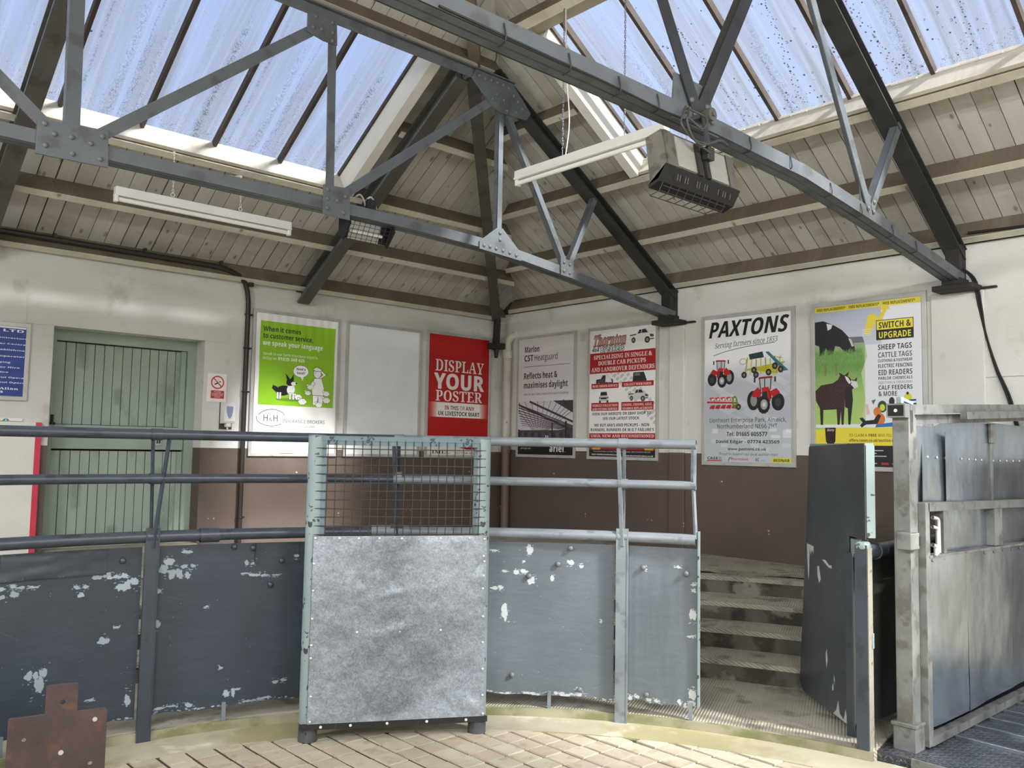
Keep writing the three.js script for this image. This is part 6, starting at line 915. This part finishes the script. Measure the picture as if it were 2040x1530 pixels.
// ---------------------------------------------------------------- galvanised weigh race: frame, hung sheets, sliding gate, floor
{
  const t = thing('race_gateway', 'galvanised square gate post and overhead beam at the right edge', 'gate frame', [4.93, 0, -2.11]);
  part(t, 'post', [rbox(4.885, 4.985, 0.18, 1.862, -2.155, -2.06, 0.006)], M.galvFrame); part(t, 'post_strip', [rbox(4.987, 5.012, 0.24, 1.80, -2.13, -2.07, 0.003)], M.galvFrame);
  part(t, 'post_sleeve', [rbox(4.872, 5.0, 0.0, 0.165, -2.17, -2.045, 0.006), rbox(4.862, 5.008, 0.165, 0.185, -2.178, -2.038, 0.004)], M.galvFrame);
  const tb = part(t, 'cross_tube', [box(4.835, 4.905, 1.858, 1.866, -2.165, -2.06), box(4.835, 4.905, 1.928, 1.936, -2.165, -2.06), box(4.835, 4.905, 1.866, 1.928, -2.068, -2.06), box(4.835, 4.905, 1.866, 1.928, -2.165, -2.157)], M.galvFrame);
  part(tb, 'dark_end_face', [box(4.838, 4.846, 1.866, 1.928, -2.157, -2.068)], M.black); part(tb, 'end_bolt', [rod(V(4.840, 1.897, -2.112), V(4.832, 1.897, -2.112), 0.010, 8)], M.bright);  // black face set in the tube end
  part(t, 'overhead_beam', [bar(V(4.90, 1.907, -2.09), V(XR - 0.01, 2.03, -2.09), 0.052, 0.06)], M.galvFrame);
  part(t, 'lower_beam', [bar(V(5.0, 1.852, -2.12), V(XR - 0.01, 1.965, -2.12), 0.056, 0.03)], M.galvFrame);
  part(t, 'front_strip', [bar(V(5.60, 1.898, -2.03), V(XR - 0.01, 1.985, -2.03), 0.046, 0.04)], M.galvFrame); part(t, 'hanger_plate', [box(4.905, 4.925, 1.78, 1.90, -2.075, -2.045), box(4.93, 4.99, 1.76, 1.87, -2.12, -2.07)], M.galvFrame);
  part(t, 'lever', [bar(V(4.87, 1.965, -2.10), V(5.02, 1.945, -2.10), 0.018, 0.02), rbox(4.85, 4.885, 1.936, 1.975, -2.115, -2.085, 0.006)], M.shieldPaint);
  const lp = part(t, 'latch_box', [rbox(4.82, 4.93, 1.128, 1.222, -2.115, -2.03, 0.008)], M.galvFrame); part(lp, 'latch_slot', [box(4.918, 4.932, 1.15, 1.20, -2.05, -2.0285)], M.black);
}
{
  const t = thing('hung_sheets', 'shiny galvanised upper sheets hung under the gate beam, curved at the left end', 'metal sheet', [6.0, 1.36, -2.12]);
  const curve = (x0, x1, y0, top, z) => { const nx = 24, ny = 10, g = new THREE.PlaneGeometry(1, 1, nx, ny), p = g.attributes.position, uv = g.attributes.uv; for (let i = 0; i < p.count; i++) { const f = p.getX(i) + 0.5, h = p.getY(i) + 0.5, x = lerp(x0, x1, f); p.setXYZ(i, x, lerp(y0, top(x), h), z(x, h)); uv.setXY(i, x, lerp(y0, top(x), h)); } g.computeVertexNormals(); return g; };
  const zc = (x, h) => -2.13 + 0.05 * Math.sin(clamp((x - 5.03) / 1.3) * Math.PI) * (0.4 + 0.6 * (1 - h)) + 0.04 * smooth(0.4, 0, (x - 5.03) / 1.3) * (h - 0.3) + (fb(0, x * 0.4, h * 0.3) - 0.5) * 0.012;
  const topY = (x) => 1.82 + 0.055 * smooth(5.28, 5.62, x) + 0.02 * smooth(5.6, 6.3, x);
  part(t, 'sheet', curve(5.03, 6.30, 1.36, topY, zc), M.galvSmooth, true); part(t, 'edge_fold', [prism(rect(5.155, 5.225, 1.37, 1.81), { o: V(0, 0, -2.105), S: V(1, 0, 0), U: V(0.0, 1, 0), N: V(0, 0, 1) }, 0, 0.004)], M.galvSmooth, true);
  part(t, 'patch_plate', [prism([[5.44, 1.36], [5.62, 1.36], [5.62, 1.765], [5.44, 1.79]], { o: V(0, 0, -2.082), S: V(1, 0, 0), U: V(0, 1, 0), N: V(0, 0, 1) }, 0, 0.003)], M.galvSmooth, true);
  part(t, 'sheet', curve(6.32, XR - 0.02, 1.33, (x) => 1.885 + (x - 6.32) * -0.01, (x, h) => -2.16 + (fb(1, x * 0.4, h * 0.3) - 0.5) * 0.01), M.galvSmooth, true); part(t, 'seam_strip', [rbox(6.295, 6.335, 1.36, 1.87, -2.135, -2.115, 0.003), rbox(6.28, 6.35, 1.74, 1.87, -2.125, -2.105, 0.004)], M.galvFrame);
  for (let i = 0; i < 8; i++) partAt(t, 'rivet', boltGeo, M.bright, [5.228 + i * 0.125, 1.640 - i * 0.002, zc(5.228 + i * 0.125, 0.6) + 0.004]); for (let i = 0; i < 5; i++) partAt(t, 'rivet', boltGeo, M.bright, [6.45 + i * 0.13, 1.622, -2.154]);
}
{
  const t = thing('sliding_gate', 'framed galvanised sliding gate with a slot latch and sheeted lower half at the right edge', 'gate', [5.9, 0.045, -2.045]);
  const X0 = 4.985, X1 = XR - 0.12, zb = -2.072, zf = -2.018, top = (x) => 1.386 - (x - 4.97) * 0.018;
  const slant = (x0, x1, ya, yb, h, z0, z1) => { const g = box(x0, x1, -h / 2, h / 2, z0, z1), p = g.attributes.position; for (let i = 0; i < p.count; i++) p.setY(i, p.getY(i) + lerp(ya, yb, (p.getX(i) - x0) / (x1 - x0))); return g; };
  part(t, 'stile', [rbox(X0, X0 + 0.055, 0.05, 1.386, zb, zf, 0.004)], M.galvFrame); part(t, 'stile', [rbox(X1 - 0.055, X1, 0.05, 1.345, zb, zf, 0.004)], M.galvFrame);
  part(t, 'top_rail', [slant(X0 + 0.04, X1, 1.36, 1.322, 0.05, zb, zf)], M.galvFrame); part(t, 'bottom_rail', [slant(X0 + 0.04, X1, 0.072, 0.058, 0.046, zb, zf)], M.galvFrame); part(t, 'mid_ledge', [slant(X0 + 0.04, X1, 1.083, 1.05, 0.014, zb, zf + 0.004)], M.galvFrame);
  for (const [a, b] of [[5.245, 5.285], [6.06, 6.20]]) part(t, 'upright', [box(a, b, 1.08, 1.34, zb, zf - 0.006)], M.galvFrame);
  part(t, 'upper_sheet', [box(5.28, X1 - 0.05, 1.07, 1.34, zb - 0.004, zb)], M.galvSmooth); part(t, 'slot_back', [box(5.04, 5.245, 1.08, 1.34, zb - 0.03, zb - 0.024)], M.iron);
  const low = (x0, x1, seed) => { const g = new THREE.PlaneGeometry(x1 - x0, 0.93, 20, 14), p = g.attributes.position, uv = g.attributes.uv; for (let i = 0; i < p.count; i++) { const x = p.getX(i) + (x0 + x1) / 2, y = p.getY(i) + 0.61; p.setXYZ(i, x, y, zf - 0.012 + (fb(0, x * 0.3 + seed, y * 0.3) - 0.5) * 0.02 + 0.012 * Math.sin(clamp((x - X0) / 0.9) * Math.PI)); uv.setXY(i, x, y); } g.computeVertexNormals(); return g; };
  part(t, 'lower_sheet', low(5.035, 5.553, 0), M.galvSmooth, true); part(t, 'lower_sheet', low(5.557, 6.35, 0.1), M.galvSmooth, true); part(t, 'lower_sheet', low(6.354, X1 - 0.03, 0.2), M.galvSmooth, true);
  part(t, 'seam', [box(5.551, 5.559, 0.15, 1.07, zf - 0.014, zf - 0.008)], M.iron); part(t, 'latch_link', [polyTube([[5.075, 1.30, zf], [5.13, 1.29, zf + 0.01], [5.135, 1.10, zf + 0.01]], 0.011, 0.02, 8), polyTube([[5.04, 1.25, zf + 0.012], [5.10, 1.24, zf + 0.016], [5.10, 1.095, zf + 0.016]], 0.010, 0.02, 8), polyTube([[5.04, 1.15, zf + 0.012], [5.075, 1.14, zf + 0.014], [5.078, 1.09, zf + 0.014]], 0.012, 0.015, 8)], M.bright);
  const q = new THREE.Quaternion(); for (let i = 0; i < 14; i++) partAt(t, 'screw', boltGeo, M.rivet, [5.08 + i * 0.16, 1.058 - i * 0.0025, zf - 0.006]);
}
{
  const t = structure('floor_race', [6.1, 0, -0.4], 'dark steel tread plate floor with raised bars');
  part(t, 'tread_plate', [box(4.76, XR, -0.02, 0.038, -2.34, 1.6)], M.checker); part(t, 'edge_angle', [box(4.745, 4.76, -0.02, 0.046, -2.02, 1.6)], M.galvFrame); part(t, 'race_bed', [box(4.70, XR, -0.08, -0.02, -2.6, 2.0), box(4.65, XR, -0.06, 0.0, -2.66, -2.34)], M.concrete);
  for (const x of [5.305, 5.597, 5.83, 6.077, 6.33, 6.58, 6.83, 7.08]) part(t, 'foot_bar', [rbox(x - 0.014, x + 0.014, 0.036, 0.062, -2.0, 1.5, 0.004)], M.galvSmooth);
}
{ // rusty plate standing on the ring floor
  const A = V(1.06, 0, -4.60), B = V(1.47, 0, -4.52), Ux = B.clone().sub(A).normalize(), Nn = V(-Ux.z, 0, Ux.x), fr = { o: A, S: Ux, U: V(0, 1, 0), N: Nn };
  const t = thing('steel_plate', 'rusty steel plate with bolt holes and an upright tab at the bottom left', 'metal plate', [1.265, 0, -4.56]);
  const s = shapeOf([[0, 0], [0.418, 0], [0.418, 0.335], [0.408, 0.347], [0.285, 0.35], [0.285, 0.475], [0.28, 0.482], [0.155, 0.482], [0.15, 0.475], [0.15, 0.35], [0.006, 0.35], [0, 0.345]]);
  for (const [x, y, r] of [[0.068, 0.245, 0.012], [0.355, 0.092, 0.012], [0.222, 0.40, 0.012], [0.365, 0.30, 0.009], [0.225, 0.165, 0.010]]) { const h = new THREE.Path(); h.absarc(x, y, r, 0, Math.PI * 2, true); s.holes.push(h); }
  const g = extrude(s, 0.012, 0.0015); g.applyMatrix4(frameMatrix(A, Ux, V(0, 1, 0), Ux.clone().cross(V(0, 1, 0)))); part(t, 'plate', g, M.rust);
  const P = (u, y, n) => A.clone().addScaledVector(Ux, u).addScaledVector(Nn, n).setY(y); const n1 = Ux.clone().cross(V(0, 1, 0)), O = (u, y, d) => A.clone().addScaledVector(Ux, u).addScaledVector(n1, d).setY(y);
  part(t, 'bolt', [rod(O(0.365, 0.30, -0.01), O(0.365, 0.30, 0.018), 0.011, 8)], M.bright); part(t, 'bolt', [rod(O(0.225, 0.165, -0.01), O(0.225, 0.165, 0.016), 0.012, 8)], M.bright);
  part(t, 'foot', [bar(O(0.03, 0.012, -0.06), O(0.39, 0.012, -0.06), 0.024, 0.11)], M.rust);
}

// ---------------------------------------------------------------- shadows on, draw
scene.traverse((o) => { if (o.isMesh) { o.castShadow = !(o.material.transmission > 0); o.receiveShadow = true; } });
renderer.render(scene, camera);
